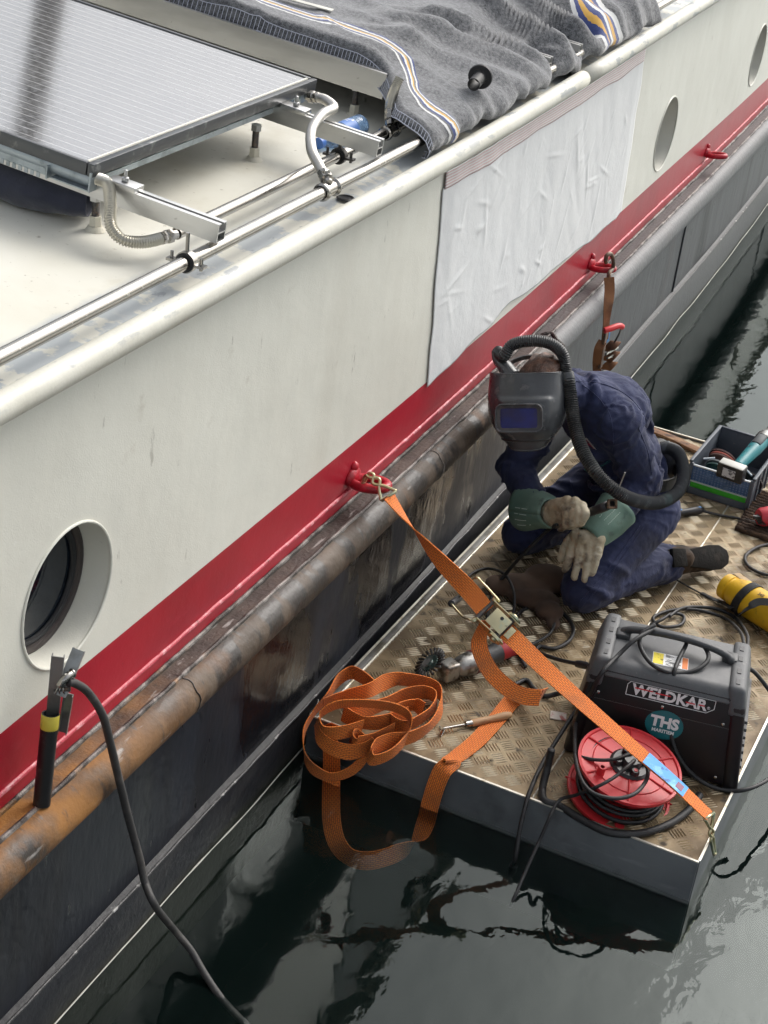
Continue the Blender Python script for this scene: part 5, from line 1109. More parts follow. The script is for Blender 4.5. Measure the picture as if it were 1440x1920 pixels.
# print on the cuffs: rows of small marks
for cf, u0, vv in ((cfF, .62, (.35, .8)), (cfN, .60, (.35, .8))):
    gp = gF if cf is cfF else gN
    best = max(range(24), key=lambda k: (cf(k/24, .5)-gp.children[0].matrix_world.translation).normalized().dot(CP.normalized())*0+(-((cf(k/24, .5)+cf(k/24, .8))*.5-CP).length))
    uc = best/24; m = MB()
    for row in range(4):
        for k in range(9):
            if random.random() < .8:
                u, v = uc-.10+row*.045, vv[0]+k*.048; p = cf(u, v); q_ = cf(u, v+.030); r_ = cf(u+.012, v+.012); nrm = (q_-p).cross(r_-p).normalized()
                if nrm.dot(CP-p) < 0: nrm = -nrm
                m.tube([p+nrm*.0032, q_+nrm*.0032], .0015, 4)
    m.build('cuff_print', CPRINT, gp)

# ---- boots
BOOTL = mk('boot_leather', (.050, .033, .022), .7, spec=.15, layers=[L_((.11, .075, .05), 9, .46, .66), L_((.022, .018, .015), 12, .55, .68)], bumps=[(50, .4, .004)])
SOLE = mk('boot_sole', (.014, .013, .012), .75, spec=.12, layers=[L_((.040, .034, .028), 16, .52, .7)], bump=(60, .5, .005))
def boot(ank, toe, sn):
    g_ = bpy.data.objects.new('boot', None); col.objects.link(g_); g_.parent = pr_; g_['_b'] = pr_['_b']
    ank, toe, sn = V(ank), V(toe), V(sn).normalized(); d = (toe-ank).normalized(); m = MB()
    heel = ank+sn*.030+d*.01
    cap(m, ank-d*.05, ank+d*.03, .056, .055); cap(m, ank+d*.03, toe-d*.045, .052, .042); cap(m, toe-d*.045, toe-d*.028, .045, .036); cap(m, heel, ank+d*.04, .044, .048)
    put(fuse(m, .006, 4), 'upper', [BOOTL], g_, lambda c, n: .003*fbm((c.x*30, c.y*30, c.z*30), 3))
    m = MB(); s_ = d.cross(sn).normalized()
    prof_ = [(-.075, .034), (-.02, .030), (.06, .036), (.13, .046), (.18, .044), (.215, .026), (.222, 0)]
    prof_ = [(a, w_) for a, w_ in prof_]; pts = [(a, w_) for a, w_ in prof_]+[(a, -w_) for a, w_ in prof_[::-1][1:]]
    L0 = (toe-ank).length; k = (L0+.01)/.222
    m.prism([(a*k if a > 0 else a, w_) for a, w_ in pts], ank+sn*.036, d, s_, sn*.018); m.build('sole', SOLE, g_, bev=.006)
    m = MB(); m.prism([(-.075, .034), (-.01, .032), (-.01, -.032), (-.075, -.034)], ank+sn*.060, d, s_, sn*.018); m.build('heel', SOLE, g_, bev=.004)
boot(ankN+V((.022, .035, .004)), V((.880, 5.372, .190)), V((.72, -.38, .58)))
boot(ankF+V((.02, .03, .0)), V((.60, 5.60, .185)), V((.45, -.1, .85)))
# lace hanging from the near boot and rolled hem threads
m = MB(); m.tube(crom([at(1265, 1085, z=DZ+.02), at(1300, 1105, z=DZ+.008), at(1330, 1120, z=DZ+.006), at(1362, 1135, z=DZ+.006)], 8), .0035, 6); m.build('boot_lace', RUBBER, pr_, smooth=180)

# ---- stitched seams of the coverall
SEAMM = mk('coverall_seam', (.030, .036, .085), .9)
def seam(pts, nm='seam', r=.0016, off=.0):
    pp = crom([V((x, y, 0)) for x, y in pts], 8); out_ = []
    for q_ in pp:
        loc, nr, rr = onbody(q_.x, q_.y)
        if loc is not None and (not out_ or (loc-out_[-1]).length < .05): out_.append(loc+nr*.0008)
    if len(out_) > 3: m = MB(); m.tube(out_, r, 5); m.build(nm, SEAMM, pr_, smooth=180)
seam([(1092, 722), (1118, 742), (1142, 775), (1150, 815), (1148, 845)], 'armhole_seam'); seam([(1080, 715), (1130, 720), (1180, 745), (1215, 790)], 'yoke_seam')
seam([(1200, 985), (1168, 1030), (1130, 1080), (1085, 1130)], 'leg_seam'); seam([(1206, 990), (1174, 1036), (1136, 1086), (1092, 1136)], 'leg_seam')
seam([(1178, 968), (1200, 1000), (1222, 1010), (1240, 990)], 'pocket_seam'); seam([(1196, 800), (1215, 850), (1222, 890)], 'sleeve_seam'); seam([(1068, 900), (1080, 940), (1088, 960)], 'front_seam')
# ---- badges on the chest
def patch(px, py, poly, name, mat_, lift=.003, s=1.0):
    m = MB(); pts = []
    for (dx, dy) in poly:
        loc, nr, r = onbody(px+dx, py+dy)
        if loc is None: continue
        pts.append(loc-r*lift)
    c = sum(pts, V())/len(pts); n = len(pts); m.add(pts+[c], [(i, (i+1) % n, n) for i in range(n)]); return m.build(name, mat_, pr_, smooth=0)
try:
    patch(1092, 838, [(-20, 13), (-12, -16), (8, -17), (27, 6)], 'badge_border', mk('badge_white', (.55, .52, .52), .7), .010)
    patch(1092, 838, [(-17, 11), (-10, -13), (7, -14), (23, 5)], 'badge', mk('badge_dark', (.03, .02, .05), .7, layers=[L_((.36, .01, .05), 60, .5, .56)]), .012)
    patch(1106, 877, [(11*math.cos(a), 11*math.sin(a)) for a in [2*math.pi*k/14 for k in range(14)]], 'round_badge', mk('badge_teal', (.02, .18, .16), .7), .010)
    lc, nr, r = onbody(1106, 878); text_mesh('THS', .020, lc-r*.013, RT, UP, 'badge_lettering', WPAINT, pr_, bold=.0006, ext=.0002)
    lc, nr, r = onbody(1138, 868); text_mesh('MARITIEM', .011, lc-r*.013, (RT*.86+UP*.5), (UP*.86-RT*.5), 'badge_lettering', mk('badge_teal', (.02, .18, .16), .7), pr_, ext=.0002)
except Exception as e: print('patch', e)

# ---- electrode holder in the hand
eh = thing('electrode_holder', 'black electrode holder with a thin welding rod held in the right glove', 'electrode holder', hs1)
m = MB(); m.tube([hs0.lerp(hs1, t/10) for t in range(10)], [.0125, .0135, .0140, .0140, .0138, .0136, .0140, .0150, .0160, .0150], 14); m.build('handle', BLKPLASTIC, eh, smooth=180)
tipc = P3(1148, 945, 4.655); bx_, by_, _ = basis(hx)
m = MB(); Rt = Matrix(((RT.x, UP.x, -FW.x), (RT.y, UP.y, -FW.y), (RT.z, UP.z, -FW.z))) @ Matrix.Rotation(-.1, 3, 'X'); 
BRASS = mk('scorched_brass', (.26, .17, .11), .45, metal=.7, layers=[L_((.10, .07, .05), 26, .48, .6), L_((.5, .36, .26), 30, .62, .72)], bump=(80, .4, .003))
for (dx, dy, sx_, sy_) in ((-.012, 0, .007, .030), (.012, 0, .007, .030), (0, -.012, .018, .007), (0, .0125, .018, .006)): m.box(tipc+Rt @ V((dx, dy, 0)), (sx_, sy_, .026), Rt)
m.build('rod_clamp', BRASS, eh, bev=.002)
m = MB(); m.cyl(hs0.lerp(hs1, .9), tipc, .012, None, 12); m.build('neck', BLKPLASTIC, eh)
rod0, rod1 = P3(1151, 938, 4.657), P3(1172, 886, 4.60)
m = MB(); m.cyl(rod0, rod1, .0022, None, 8); m.build('welding_rod', mk('rod_flux', (.36, .34, .31), .7), eh)
# ------------------------------------------------------------------ cables
def cable(label, pts, r, mat_=None, n=10, group='black cables around the welding machine', plug=None, name='cable'):
    ps = [at(p[0], p[1], z=p[2]) for p in pts]; c = crom(ps, n)
    m = MB(); m.tube(c, r, 10)
    o = m.build(name, mat_ or RUBBER, smooth=180, off=ps[0]); tag(o, label, 'cable', group)
    if plug:
        a, b_ = (c[-1], c[-4]) if plug == 'end' else (c[0], c[3]); d = (a-b_).normalized(); m = MB(); m.lathe([(r*.8, -.012), (r*1.7, -.008), (r*1.9, .0), (r*1.9, .03), (r*1.5, .045), (0, .046)], a, d, 12); k = m.build('plug', BLKPLASTIC, None, smooth=40, off=ps[0]); k.parent = o; k.location = (0, 0, 0)
    return o
dz = DZ+.009
cable('black cable from the held electrode holder down to the deck by the knees', [(1044, 984, .50), (1030, 992, .44), (985, 1035, .33), (945, 1080, .20), (925, 1112, dz), (915, 1150, dz), (912, 1185, dz)], .0062)
cable('thin cable arching past the brown leather pad beside the ratchet', [(868, 1095, dz), (885, 1075, dz), (915, 1066, dz+.005), (945, 1076, dz+.05), (962, 1105, dz+.06), (964, 1140, dz+.02), (957, 1168, dz)], .0052)
cable('black cable coiled in a ring on the deck in front of the knees', [(985, 1250, dz), (968, 1215, dz), (964, 1175, dz), (975, 1148, dz), (1010, 1134, dz), (1050, 1146, dz), (1074, 1175, dz), (1068, 1200, dz), (1040, 1216, dz), (1012, 1212, dz), (1008, 1222, dz), (1045, 1236, dz+.02), (1085, 1245, .20)], .0066, plug='end')
cable('short cable crossing the coil beside the orange strap', [(1042, 1162, dz+.012), (1030, 1188, dz+.01), (995, 1210, dz), (970, 1222, dz), (950, 1235, dz)], .0055)
cable('thick black cable plugged into the left end of the welding machine', [(955, 1290, dz), (985, 1275, dz), (1000, 1290, dz), (1020, 1305, dz), (1050, 1300, dz+.02), (1078, 1298, .22)], .0078)
H_ = DZ+.003
cable('long black cable draped over the machine handle and hanging over the float edge', [(1225, 1180, H_+.375), (1190, 1200, H_+.365), (1160, 1228, H_+.33), (1128, 1262, H_+.305), (1105, 1305, H_+.20), (1085, 1325, .24), (1050, 1378, .20), (1018, 1430, .18), (995, 1480, FT+.012), (983, 1520, .13), (974, 1560, .08), (967, 1605, .02), (962, 1625, -.03)], .0068, plug='end')
cable('cable looped around the machine handle and running down its front', [(1228, 1172, H_+.385), (1205, 1186, H_+.372), (1200, 1210, H_+.345), (1222, 1245, H_+.33), (1262, 1262, H_+.315), (1305, 1256, H_+.325), (1328, 1235, H_+.34), (1318, 1210, H_+.35), (1292, 1200, H_+.352), (1285, 1212, H_+.345), (1272, 1238, H_+.333), (1264, 1262, H_+.318), (1261, 1300, H_+.245), (1258, 1350, H_+.17), (1262, 1395, H_+.11), (1285, 1438, .19), (1320, 1468, .165), (1362, 1482, dz), (1400, 1480, .165), (1440, 1462, .16), (1480, 1430, .13)], .0066)
cable('thin cable hanging from the reel over the float edge into the water', [(1190, 1425, .30), (1155, 1455, .30), (1120, 1475, .28), (1082, 1490, .22), (1050, 1500, .18), (1032, 1530, .165), (1012, 1575, .10), (988, 1628, .05), (962, 1688, .0), (955, 1700, -.04)], .0052)
cable('cable looping over the upper flange of the red reel', [(1082, 1330, .22), (1078, 1380, .26), (1082, 1440, .285), (1105, 1482, .285), (1150, 1497, .285), (1190, 1488, .29), (1213, 1460, .295), (1212, 1435, .305), (1198, 1425, .305)], .0058)
cable('short cable lying across the reel into its socket hub', [(1080, 1416, .275), (1110, 1424, .285), (1150, 1424, .295), (1185, 1412, .305)], .0052)
cable('thick black cable bent round the foot of the red reel', [(1034, 1405, .26), (1026, 1440, .20), (1017, 1480, dz+.004), (1022, 1502, dz+.003), (1050, 1512, dz+.003), (1090, 1536, dz+.003), (1140, 1560, dz+.003), (1200, 1563, dz+.003), (1255, 1545, dz+.003), (1295, 1515, dz+.003), (1312, 1490, dz+.01)], .0115)
cable('cable lying in flat loops behind the welding machine', [(1395, 1208, .35), (1388, 1185, .24), (1360, 1160, dz), (1310, 1144, dz), (1260, 1144, dz), (1225, 1158, dz), (1240, 1175, dz), (1275, 1172, dz), (1282, 1156, dz), (1262, 1150, dz+.01), (1240, 1162, dz+.012), (1220, 1172, dz)], .0060)
cable('second cable looping behind the welding machine toward the yellow container', [(1402, 1212, .33), (1400, 1188, .24), (1380, 1160, dz), (1345, 1142, dz), (1300, 1138, dz), (1275, 1142, dz+.012), (1255, 1156, dz+.013)], .0060)
cable('cable leaving the right end of the welding machine over the water', [(1396, 1250, .40), (1412, 1258, .39), (1430, 1278, .36), (1450, 1305, .32)], .0068)
cable('black cable from the spare torch to the red tool', [(1318, 958, dz+.01), (1345, 965, dz), (1385, 972, dz), (1420, 980, dz+.01), (1460, 985, dz)], .0055)
cable('loop of black cable on the deck at the right picture edge', [(1455, 1018, dz), (1420, 1026, dz), (1398, 1042, dz), (1402, 1060, dz), (1425, 1074, dz), (1460, 1082, dz)], .0062)

# ------------------------------------------------------------------ leather pad under the knees
SUEDE = mk('brown_suede', (.068, .038, .023), .95, layers=[L_((.10, .058, .036), 5, .44, .66), L_((.036, .021, .014), 4, .55, .7)], bumps=[(200, .4, .001), (25, .2, .003)], sheen=.04)
lp = thing('leather_pad', 'brown suede leather pad lying under the kneeling person', 'leather pad', at(980, 1120, z=DZ))
m = MB()
for (px, py, z, r) in ((940, 1098, .018, (.060, .060, .026)), (985, 1100, .026, (.105, .075, .034)), (1030, 1085, .034, (.09, .08, .040)), (1000, 1122, .024, (.095, .055, .032)), (1030, 1146, .020, (.050, .050, .028)), (1037, 1168, .012, (.026, .040, .018))):
    m.ell(at(px, py, z=DZ+z), r, rotz(.3))
put(fuse(m, .007, 6), 'suede', [SUEDE], lp, lambda c, n: .003*fbm((c.x*10, c.y*10, c.z*10), 3)+.002*abs(mnoise.noise(V((c.x*22, c.y*16, c.z*20)))))

# ------------------------------------------------------------------ tool crate and contents
tb = thing('tool_crate', 'grey open plastic tool crate with clear blue front panel at the far float end', 'tool crate', (.745, 6.1, DZ))
TO, TU, TVv = V((.614, 5.925, DZ+.004)), V((.9985, -.04, 0)).normalized(), V((.04, .9985, 0)).normalized()
TW, TD, TH = .258, .40, .140
TRm = Matrix(((TU.x, TVv.x, 0), (TU.y, TVv.y, 0), (0, 0, 1)))
def tl(a, d, h): return TO+TU*a+TVv*d+V((0, 0, h))
CRATE = mk('crate_grey_plastic', (.075, .090, .110), .5, layers=[L_((.11, .125, .145), 9, .5, .7), L_((.2, .19, .17), 40, .66, .74, amt=.6)], bump=(200, .15, .001))
BLUEF = mk('clear_blue_panel', (.05, .11, .24), .25, layers=[L_((.10, .17, .30), 16, .45, .65)], bump=(60, .3, .003))
for (a, d, sa, sd_, h0, h1, nm) in ((.003, TD/2, .006, TD, 0, TH, 'side_wall'), (TW-.003, TD/2, .006, TD, 0, TH, 'side_wall'), (TW/2, TD-.003, TW-.012, .006, 0, TH, 'back_wall'), (TW/2, .003, TW-.012, .006, 0, .030, 'front_sill')):
    m = MB(); m.box(tl(a, d, (h0+h1)/2), (sa, sd_, h1-h0), TRm); m.build(nm, CRATE, tb, bev=.001)
m = MB(); m.box(tl(TW/2, TD/2, .004), (TW-.012, TD-.012, .008), TRm); m.build('floor', CRATE, tb)
m = MB(); m.box(tl(TW/2, .002, .042), (TW-.03, .006, .022), TRm); m.build('green_strip', mk('green_strip', (.03, .36, .02), .4), tb, bev=.001)
m = MB(); m.box(tl(TW/2, .003, .088), (TW-.02, .005, .068), TRm); m.build('blue_panel', BLUEF, tb, bev=.001)
m = MB()
for i in range(18):
    for j in range(6): m.ell(tl(.022+i*.0126, .0, .062+j*.0105), (.0035, .0025, .0035), None, 6, 4)
m.build('panel_studs', mk('panel_stud', (.12, .20, .34), .25), tb, kind='stuff')
m = MB(); m.box(tl(TW/2, .002, .056), (TW-.02, .007, .006), TRm); m.build('white_strip', mk('clear_strip', (.42, .50, .48), .3), tb)
m = MB(); m.box(tl(TW/2, .003, .124), (TW-.012, .009, .006), TRm); m.build('panel_top_edge', mk('panel_edge', (.62, .66, .68), .3), tb, bev=.001)
for (a, d, sa, sd_) in ((.000, TD/2, .014, TD+.01), (TW, TD/2, .014, TD+.01), (TW/2, TD, TW-.014, .014)):
    m = MB(); m.box(tl(a, d, TH), (sa, sd_, .010), TRm); m.build('rim', CRATE, tb, bev=.002)
for a in (.004, TW-.004):
    m = MB(); m.box(tl(a, -.001, TH/2), (.016, .014, TH-.012), TRm); m.build('front_post', CRATE, tb, bev=.002)
for d in (.08, .16, .24, .32):
    m = MB(); m.box(tl(TW+.004, d, .07), (.006, .008, .125), TRm); m.build('side_rib', CRATE, tb)
discs = [((.075, .235, .075), .062, (.10, .055, .05), 'dark brown grinding disc at the back of the crate'), ((.080, .215, .073), .062, (.36, .085, .06), 'orange-red grinding disc in the crate'), ((.082, .198, .072), .062, (.16, .09, .075), 'brown grinding disc in the middle of the crate row'), ((.085, .150, .068), .058, (.22, .23, .23), 'grey flap disc near the crate front'), ((.088, .125, .066), .055, (.06, .12, .11), 'dark green disc nearest the crate front'), ((.215, .15, .06), .055, (.06, .05, .05), 'dark disc leaning in the right half of the crate')]
for (pp, r, c, lab) in discs:
    o = tl(*pp); ax = (TVv*.85+V((0, 0, .5))+TU*.1).normalized(); t = thing('grinding_disc', lab, 'disc', o, 'grinding discs in the crate')
    dm = mk('disc', c, .7, layers=[L_(tuple(k*.6 for k in c), 20, .5, .62)], bump=(90, .4, .002)); m = MB(); m.lathe([(.011, -.0025), (r, -.0035), (r, .0035), (.011, .0025)], o, ax, 30); m.build('abrasive', dm, t, smooth=30)
    m = MB(); m.lathe([(.011, .004), (.022, .0036), (.024, 0)], o, ax, 16); m.build('centre_ring', DARKSTEEL, t)
for (o, lab) in ((tl(.03, .07, .13), 'thin white rod across the crate corner'), (tl(.235, .05, .13), 'thin white rod leaning on the right crate rim')):
    m = MB(); m.cyl(o, o+TU*(.04 if 'corner' in lab else -.03)+TVv*.02+V((0, 0, .008)), .004, None, 8); tag(m.build('rod', mk('white_rod', (.6, .66, .68), .4), off=o), lab, 'rod', 'thin rods in the crate')
# teal cordless tool on the crate
TEALP = mk('teal_plastic', (.010, .19, .215), .38, layers=[L_((.02, .25, .27), 9, .5, .7), L_((.02, .04, .045), 30, .66, .72)], bump=(200, .1, .001))
pt = thing('cordless_tool', 'teal cordless power tool with black battery resting across the crate', 'power tool', tl(.18, .08, TH))
b0, b1, b2 = tl(.176, -.005, .150), tl(.20, .16, .175), tl(.216, .33, .19)
ax = (b2-b0).normalized(); gx, gy, _ = basis(ax); TM = Matrix(((gx.x, ax.x, gy.x), (gx.y, ax.y, gy.y), (gx.z, ax.z, gy.z)))
m = MB(); m.box(b0+V((-.01, -.01, .004)), (.108, .048, .066), TM); m.build('battery', BLKPLASTIC, pt, bev=.006)
m = MB(); m.box(b0+V((-.01, -.01, .0))+gy*(.0345*(1 if gy.z > 0 else -1)), (.100, .044, .008), TM); m.build('battery_top', mk('battery_cream', (.55, .55, .50), .5), pt, bev=.002)
m = MB(); m.box(b0+V((-.012, -.0105, .004))-ax*.0245, (.052, .002, .036), TM); m.build('battery_label', mk('battery_label', (.55, .56, .58), .4, layers=[L_((.12, .12, .14), 60, .52, .58)]), pt)
m = MB(); m.tube(crom([b0+ax*.02+V((0, 0, .012)), b0.lerp(b1, .55)+V((0, 0, .014)), b1+V((0, 0, .016)), b1.lerp(b2, .5)+V((0, 0, .018))], 6), [.022+.0006*i if i < 12 else .030 for i in range(19)], 16); m.build('body', TEALP, pt, smooth=180)
m = MB(); m.tube([b1.lerp(b2, .02)+V((0, 0, .04)), b1.lerp(b2, .42)+V((0, 0, .044))], [.020, .022], 12, sq=.5); m.build('rubber_grip', mk('grip_grey', (.05, .06, .065), .6), pt, bev=.003)
m = MB(); m.lathe([(.034, 0), (.036, .03), (.030, .05), (.024, .07), (.024, .11), (.018, .115), (0, .115)], b1.lerp(b2, .48)+V((0, 0, .018)), ax, 16); m.build('gear_head', mk('gear_head_grey', (.13, .13, .125), .4, metal=.5, layers=[L_((.25, .25, .24), 20, .5, .7)]), pt, smooth=40)
m = MB(); m.cyl(b1.lerp(b2, .9)+V((0, 0, .03)), b1.lerp(b2, .9)+V((.02, 0, .045)), .012, None, 10); m.build('lock_button', BLKPLASTIC, pt)

# ------------------------------------------------------------------ door mat, red tool, yellow container
MATM = mk('coir_mat', (.045, .026, .016), 1, layers=[L_((.10, .058, .032), 30, .5, .65), L_((.016, .011, .009), 12, .5, .65)], bumps=[(160, 1, .006)])
mt = thing('door_mat', 'dark brown ribbed door mat at the right edge of the float deck', 'mat', (1.02, 5.9, DZ))
for k in range(16):
    y = 5.735+.0245*k; m = MB(); pth = [V((lerp(.868, 1.23, i/24), y+.004*mnoise.noise(V((i*.6, k, 0)))-.03*i/24, DZ+.011+.003*mnoise.noise(V((i*.8, k, 3))))) for i in range(25)]; m.tube(pth, [.0125*(1+.16*mnoise.noise(V((i*1.7, k, 7)))) for i in range(25)], 7); m.build('mat_rib', MATM, mt, smooth=180)
REDT = mk('tool_red_plastic', (.45, .025, .04), .4, layers=[L_((.25, .02, .03), 9, .5, .68), L_((.05, .03, .03), 30, .64, .7)], bump=(150, .15, .001))
rt_ = thing('red_power_tool', 'red power tool lying on the door mat at the picture edge', 'power tool', (1.0, 5.86, DZ+.03))
a0, a1 = V((.945, 5.775, DZ+.065)), V((1.16, 5.97, DZ+.075)); ax = (a1-a0).normalized()
m = MB(); m.lathe([(0, -.01), (.030, -.008), (.036, .004), (.040, .05), (.042, .10), (.038, .18), (.030, .28), (0, .285)], a0, ax, 18); m.build('housing', REDT, rt_, smooth=40)
for k in range(5):
    gx, gy, _ = basis(ax); m = MB(); m.box(a0+ax*.004-gx*(.012-.006*k)*0+V((.006*(k-2), -.030, .012-.006*k)), (.030, .010, .0028), rotz(.3)); m.build('vent_slot', BLKPLASTIC, rt_)
m = MB(); m.cyl(a0-ax*.02, a0+ax*.005, .010, .014, 10); m.build('cord_guard', BLKPLASTIC, rt_)
YEL = mk('yellow_plastic', (.72, .42, .012), .45, layers=[L_((.55, .30, .010), 6, .5, .7), L_((.30, .18, .02), 34, .62, .72, amt=.7)], bump=(200, .15, .001))
yc = thing('yellow_container', 'yellow plastic electrode container with black carry strap lying on the deck', 'container', (1.05, 5.1, DZ))
y0_, y1_ = V((.955, 5.175, DZ+.062)), V((1.33, 4.985, DZ+.062)); ax = (y1_-y0_).normalized()
m = MB(); m.lathe([(.0, .0), (.040, .0), (.046, .004), (.047, .030), (.043, .032), (.043, .040), (.047, .042)], y0_, ax, 28); m.build('screw_cap', YEL, yc, smooth=40)
m = MB(); m.lathe([(.047, .042), (.050, .050), (.057, .075), (.060, .095), (.060, .42), (.05, .43), (0, .43)], y0_, ax, 28); m.build('tube', YEL, yc, smooth=40)
STRP = mk('black_strap', (.016, .016, .017), .8, bump=(150, .3, .001))
gx, gy, _ = basis(ax)
m = MB(); pth = [y0_+ax*(.105+.012*math.sin(a*1.0))+(gx*math.cos(a)+gy*math.sin(a))*.0625 for a in [2*math.pi*k/24 for k in range(25)]]; m.ribbon(pth, [ax]*25, .030, .003); m.build('strap_band', STRP, yc)
pth = crom([at(1376, 1128, z=DZ+.06), at(1385, 1150, z=DZ+.02), at(1400, 1142, z=DZ+.10), at(1425, 1128, z=DZ+.128), at(1470, 1135, z=DZ+.128)], 8); m = MB(); m.ribbon(pth, [V((.2, .7, .5))]*len(pth), .026, .003); m.build('carry_strap', STRP, yc)
m = MB(); pth = crom([at(1372, 1140, z=DZ+.05), at(1355, 1130, z=DZ+.015), at(1335, 1122, z=DZ+.006), at(1315, 1112, z=DZ+.005)], 8); m.ribbon(pth, [V((.4, .8, .1))]*len(pth), .016, .003); m.build('strap_end', STRP, yc)
text_mesh('345', .020, y0_+ax*.17+V((-.01, -.02, .0585)), ax, V((.3, .75, .25)), 'marker_scribble', BLKPLASTIC, yc, sx=.8)
m = MB(); c = at(1392, 1086, z=DZ+.008); m.box(c, (.085, .04, .014), rotz(-.6), taper=(.8, .7)); tag(m.build('wood_chip', mk('pale_wood', (.50, .36, .20), .7, layers=[L_((.36, .24, .12), 30, .5, .65)]), off=c, bev=.003), 'pale wooden offcut beside the yellow container', 'wood')
m = MB(); c = V((1.24, 5.16, DZ+.045)); ax2 = V((.8, -.55, 0)).normalized(); m.lathe([(0, 0), (.03, 0), (.036, .01), (.036, .2)], c, ax2, 20); tag(m.build('yellow_tube', YEL, smooth=40, off=c), 'second yellow tube end just inside the right picture edge', 'container')
# spare torch
st = thing('spare_torch', 'black welding torch with blue accents lying behind the person', 'torch', at(1290, 962, z=DZ))
t0_, t1_ = at(1236, 966, z=DZ+.018), at(1318, 956, z=DZ+.018); d = (t1_-t0_)
m = MB(); m.tube([t0_+d*(k/8) for k in range(9)], [.013, .0145, .015, .014, .0135, .014, .0155, .0165, .012], 14); m.build('handle', BLKPLASTIC, st, smooth=180)
for k in (.42, .93):
    m = MB(); m.box(t0_+d*k+V((-.004, -.004, .0135)), (.045 if k < .9 else .018, .010, .005), rotz(math.atan2(d.y, d.x))); m.build('blue_inlay', mk('blue_inlay', (.06, .22, .50), .4), st, bev=.002)
# batten along the far edge
c = at(1268, 822, z=DZ+.010); m = MB(); pth = crom([V((.30, 6.395, DZ+.012)), V((.42, 6.37, DZ+.013)), V((.52, 6.335, DZ+.012)), V((.59, 6.315, DZ+.010))], 8); m.ribbon(pth, [V((.1, 1, 0))]*len(pth), .045, .016)
tag(m.build('wooden_batten', mk('rusty_wood', (.22, .11, .055), .8, layers=[L_((.36, .22, .12), 20, .5, .66, stretch=(.3, 1, 1)), L_((.07, .04, .03), 12, .56, .68)], bump=(60, .4, .003)), off=c, bev=.003), 'reddish brown batten lying along the far edge of the float', 'batten')

# ------------------------------------------------------------------ hull-side pieces
# steel tube standing on the strake with a spring clamp
tp = thing('steel_tube', 'black steel tube with yellow top standing on the rusty rubbing strake', 'tube', V((.042, 2.335, .757)))
q0, q1 = at(78, 1508, z=.758), at(95, 1338, x=.055); ax = (q1-q0).normalized()
m = MB(); L0 = (q1-q0).length; m.lathe([(0, 0), (.0185, 0), (.0185, L0), (.0155, L0), (.0155, L0-.06)], q0, ax, 26); m.build('tube', mk('black_tube_paint', (.012, .012, .013), .35, layers=[L_((.06, .055, .05), 30, .62, .72)], bump=(120, .15, .001)), tp, smooth=40)
m = MB(); m.lathe([(.0187, L0-.033), (.0192, L0-.032), (.0192, L0-.001), (.0187, L0)], q0, ax, 26); m.build('yellow_band', mk('yellow_tape', (.58, .48, .06), .5, layers=[L_((.36, .30, .06), 30, .56, .66)]), tp)
gc = thing('earth_clamp', 'galvanised welding earth clamp gripping the black tube', 'clamp', q1)
GJ = mk('clamp_zinc', (.34, .35, .35), .42, metal=.75, layers=[L_((.2, .2, .19), 12, .5, .66), L_((.10, .07, .05), 26, .66, .74)], bump=(80, .2, .002))
def ujaw(pa_, pb_, wdir, w_, dep, nm):
    d_ = (pb_-pa_).normalized(); wd = V(wdir); wd = (wd-d_*wd.dot(d_)).normalized(); nn_ = d_.cross(wd); L1 = (pb_-pa_).length; t_ = .0022
    m = MB()
    m.prism([(-w_/2, 0), (w_/2, 0), (w_/2, t_), (-w_/2, t_)], pa_, wd, nn_, d_*L1)
    m.prism([(-w_/2, 0), (-w_/2+t_, 0), (-w_/2+t_, dep), (-w_/2, dep)], pa_+nn_*t_, wd, nn_, d_*L1); m.prism([(w_/2-t_, 0), (w_/2, 0), (w_/2, dep), (w_/2-t_, dep)], pa_+nn_*t_, wd, nn_, d_*L1)
    return m.build(nm, GJ, gc)
j0, j1 = at(97, 1352, x=.052), at(108, 1232, x=.062); ujaw(j0, j1, RT, .026, .010, 'long_jaw')
k0, k1 = at(112, 1305, x=.07), at(147, 1218, x=.075); ujaw(k0, k1, RT*.9-UP*.3, .026, .012, 'upper_jaw')
k2 = at(118, 1372, x=.058); ujaw(at(130, 1300, x=.070), k2, RT*.9-UP*.2, .020, .008, 'lower_jaw')
m = MB(); pv = at(116, 1292, x=.068); m.cyl(pv-RT*.016, pv+RT*.018, .006, None, 10); m.build('pivot_bolt', DARKSTEEL, gc)
m = MB(); m.tube([pv+RT*(.004*math.cos(a*.9))+UP*(.010*math.cos(a))+FW*(.010*math.sin(a))+RT*(a*.0012-.012) for a in [k*.5 for k in range(40)]], .0016, 5); m.build('spring', STEEL, gc, smooth=180)
m = MB(); m.tube(crom([at(113, 1286, x=.074), at(122, 1272, x=.08), at(136, 1262, x=.084)], 6), [.009]*12+[.011], 10); m.build('cable_lug', STEEL, gc, smooth=180)
ck = [at(128, 1280, x=.085), at(140, 1281, x=.090), at(165, 1298, x=.10), at(192, 1340, x=.118), at(206, 1390, x=.126), at(218, 1440, x=.130), at(240, 1530, x=.14), at(262, 1610, x=.16), at(272, 1655, x=.18), at(292, 1700, x=.22), at(325, 1742, z=.10), at(358, 1782, z=.05), at(385, 1828, z=.015), at(420, 1878, z=-.01), at(470, 1930, z=-.05)]
m = MB(); m.tube(crom(ck, 10), .0092, 12); tag(m.build('earth_cable', mk('grey_black_cable', (.040, .038, .037), .6, layers=[L_((.08, .072, .066), 16, .5, .68)], bump=(120, .2, .001)), smooth=180, off=ck[0]), 'dark welding cable hanging from the earth clamp down into the water', 'cable')
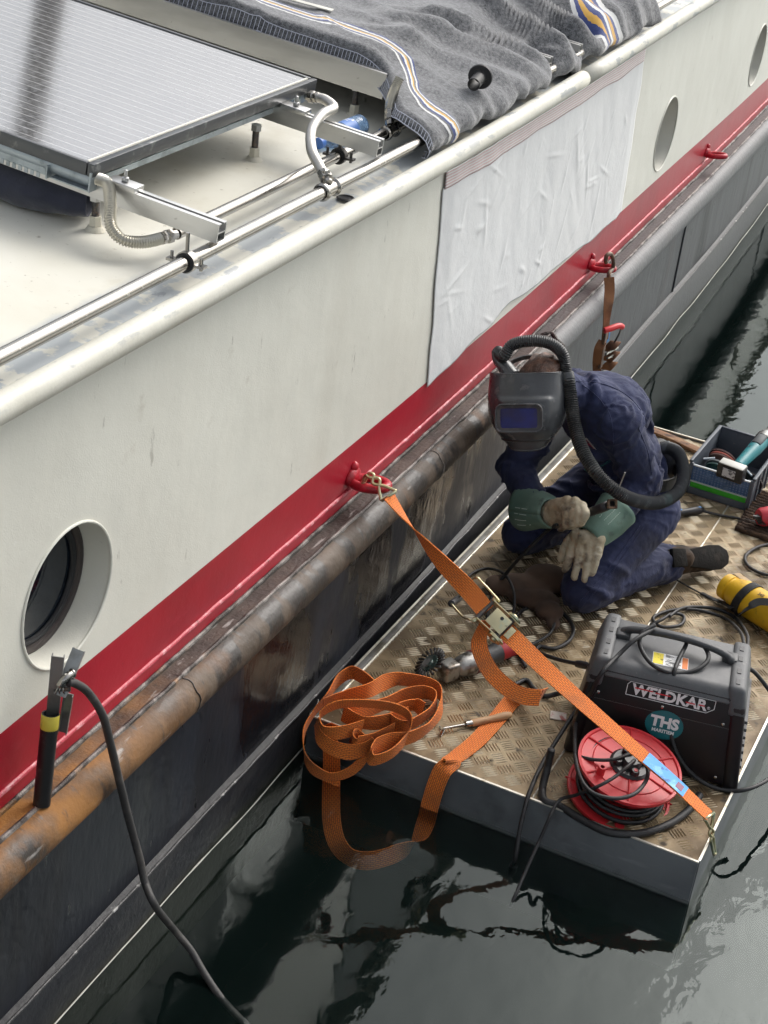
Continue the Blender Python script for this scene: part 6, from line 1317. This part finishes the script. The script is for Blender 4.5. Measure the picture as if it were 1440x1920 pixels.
# old brown strap hanging from the second eye
bs = thing('hanging_strap', 'old brown ratchet strap with red handle hanging from a hull eye', 'ratchet strap', at(1143, 490, x=.09))
BRW = mk('brown_webbing', (.22, .095, .040), .85, layers=[L_((.12, .055, .03), 12, .46, .64), L_((.30, .16, .08), 9, .58, .7)], bumps=[(200, .4, .001)])
BH = mk('rusty_hook', (.15, .115, .095), .55, metal=.5, layers=[L_((.26, .14, .08), 24, .5, .65)], bump=(90, .3, .002))
m = MB(); m.tube(crom([at(1136, 492, x=.075), at(1137, 480, x=.082), at(1145, 476, x=.090), at(1150, 488, x=.092), at(1149, 503, x=.092), at(1142, 512, x=.094), at(1142, 522, x=.098)], 6), .0085, 8); m.build('hook', BH, bs, smooth=180)
ribn([at(1142, 520, x=.100), at(1143, 545, x=.115), at(1140, 575, x=.128), at(1137, 605, x=.130), at(1134, 640, x=.128)], [V((.3, .3, .3)), V((.8, .6, .1)), V((.6, .8, .1)), V((.3, 1, 0)), V((.3, 1, 0))], 'webbing', bs, .042, 8, BRW)
m = MB(); m.box(at(1131, 655, x=.132), (.010, .030, .17), Matrix.Rotation(.08, 3, 'X')); m.build('frame_plate', BH, bs, bev=.002)
m = MB(); m.tube(crom([at(1133, 620, x=.14), at(1145, 616, x=.158), at(1160, 611, x=.178), at(1167, 613, x=.186)], 6), [.0125]*18+[.010], 10); m.build('red_lever', mk('red_grip', (.62, .03, .035), .4), bs, smooth=180)
m = MB(); m.tube(crom([at(1164, 616, x=.18), at(1160, 628, x=.165), at(1150, 645, x=.14)], 6), .004, 6); m.build('lever_arm', DARKSTEEL, bs, smooth=180)
m = MB(); m.box(at(1141, 628, x=.128), (.004, .030, .060)); m.build('blue_tag', mk('blue_tag', (.03, .20, .45), .6), bs)
for k, (px, py, r) in enumerate(((1146, 650, .030), (1145, 668, .028), (1141, 686, .024))):
    c = at(px, py, x=.135); m = MB(); pth = [c+V((.014*math.sin(a), .004, 0))+V((0, r*math.cos(a)*.75, r*.8*math.sin(a))) for a in [2*math.pi*j/20 for j in range(18)]]; m.ribbon(pth, [V((1, .1, .1))]*18, .040, .004); m.build('webbing_roll', BRW, bs, smooth=60)
ribn([at(1130, 640, x=.125), at(1122, 655, x=.12), at(1119, 680, x=.12), at(1120, 702, x=.122)], [V((1, .3, 0))]*4, 'webbing', bs, .035, 8, BRW)
m = MB(); m.cyl(at(1136, 664, x=.15), at(1158, 652, x=.15), .005, None, 8); m.cyl(at(1138, 672, x=.15), at(1156, 664, x=.15), .005, None, 8); m.build('spool_pin', STEEL, bs)
# thin pale scum line where the water meets the hull
for o in list(bpy.data.objects):
    if '_b' in o: del o['_b']
for m_ in bpy.data.materials:
    if '_x' in m_: del m_['_x']
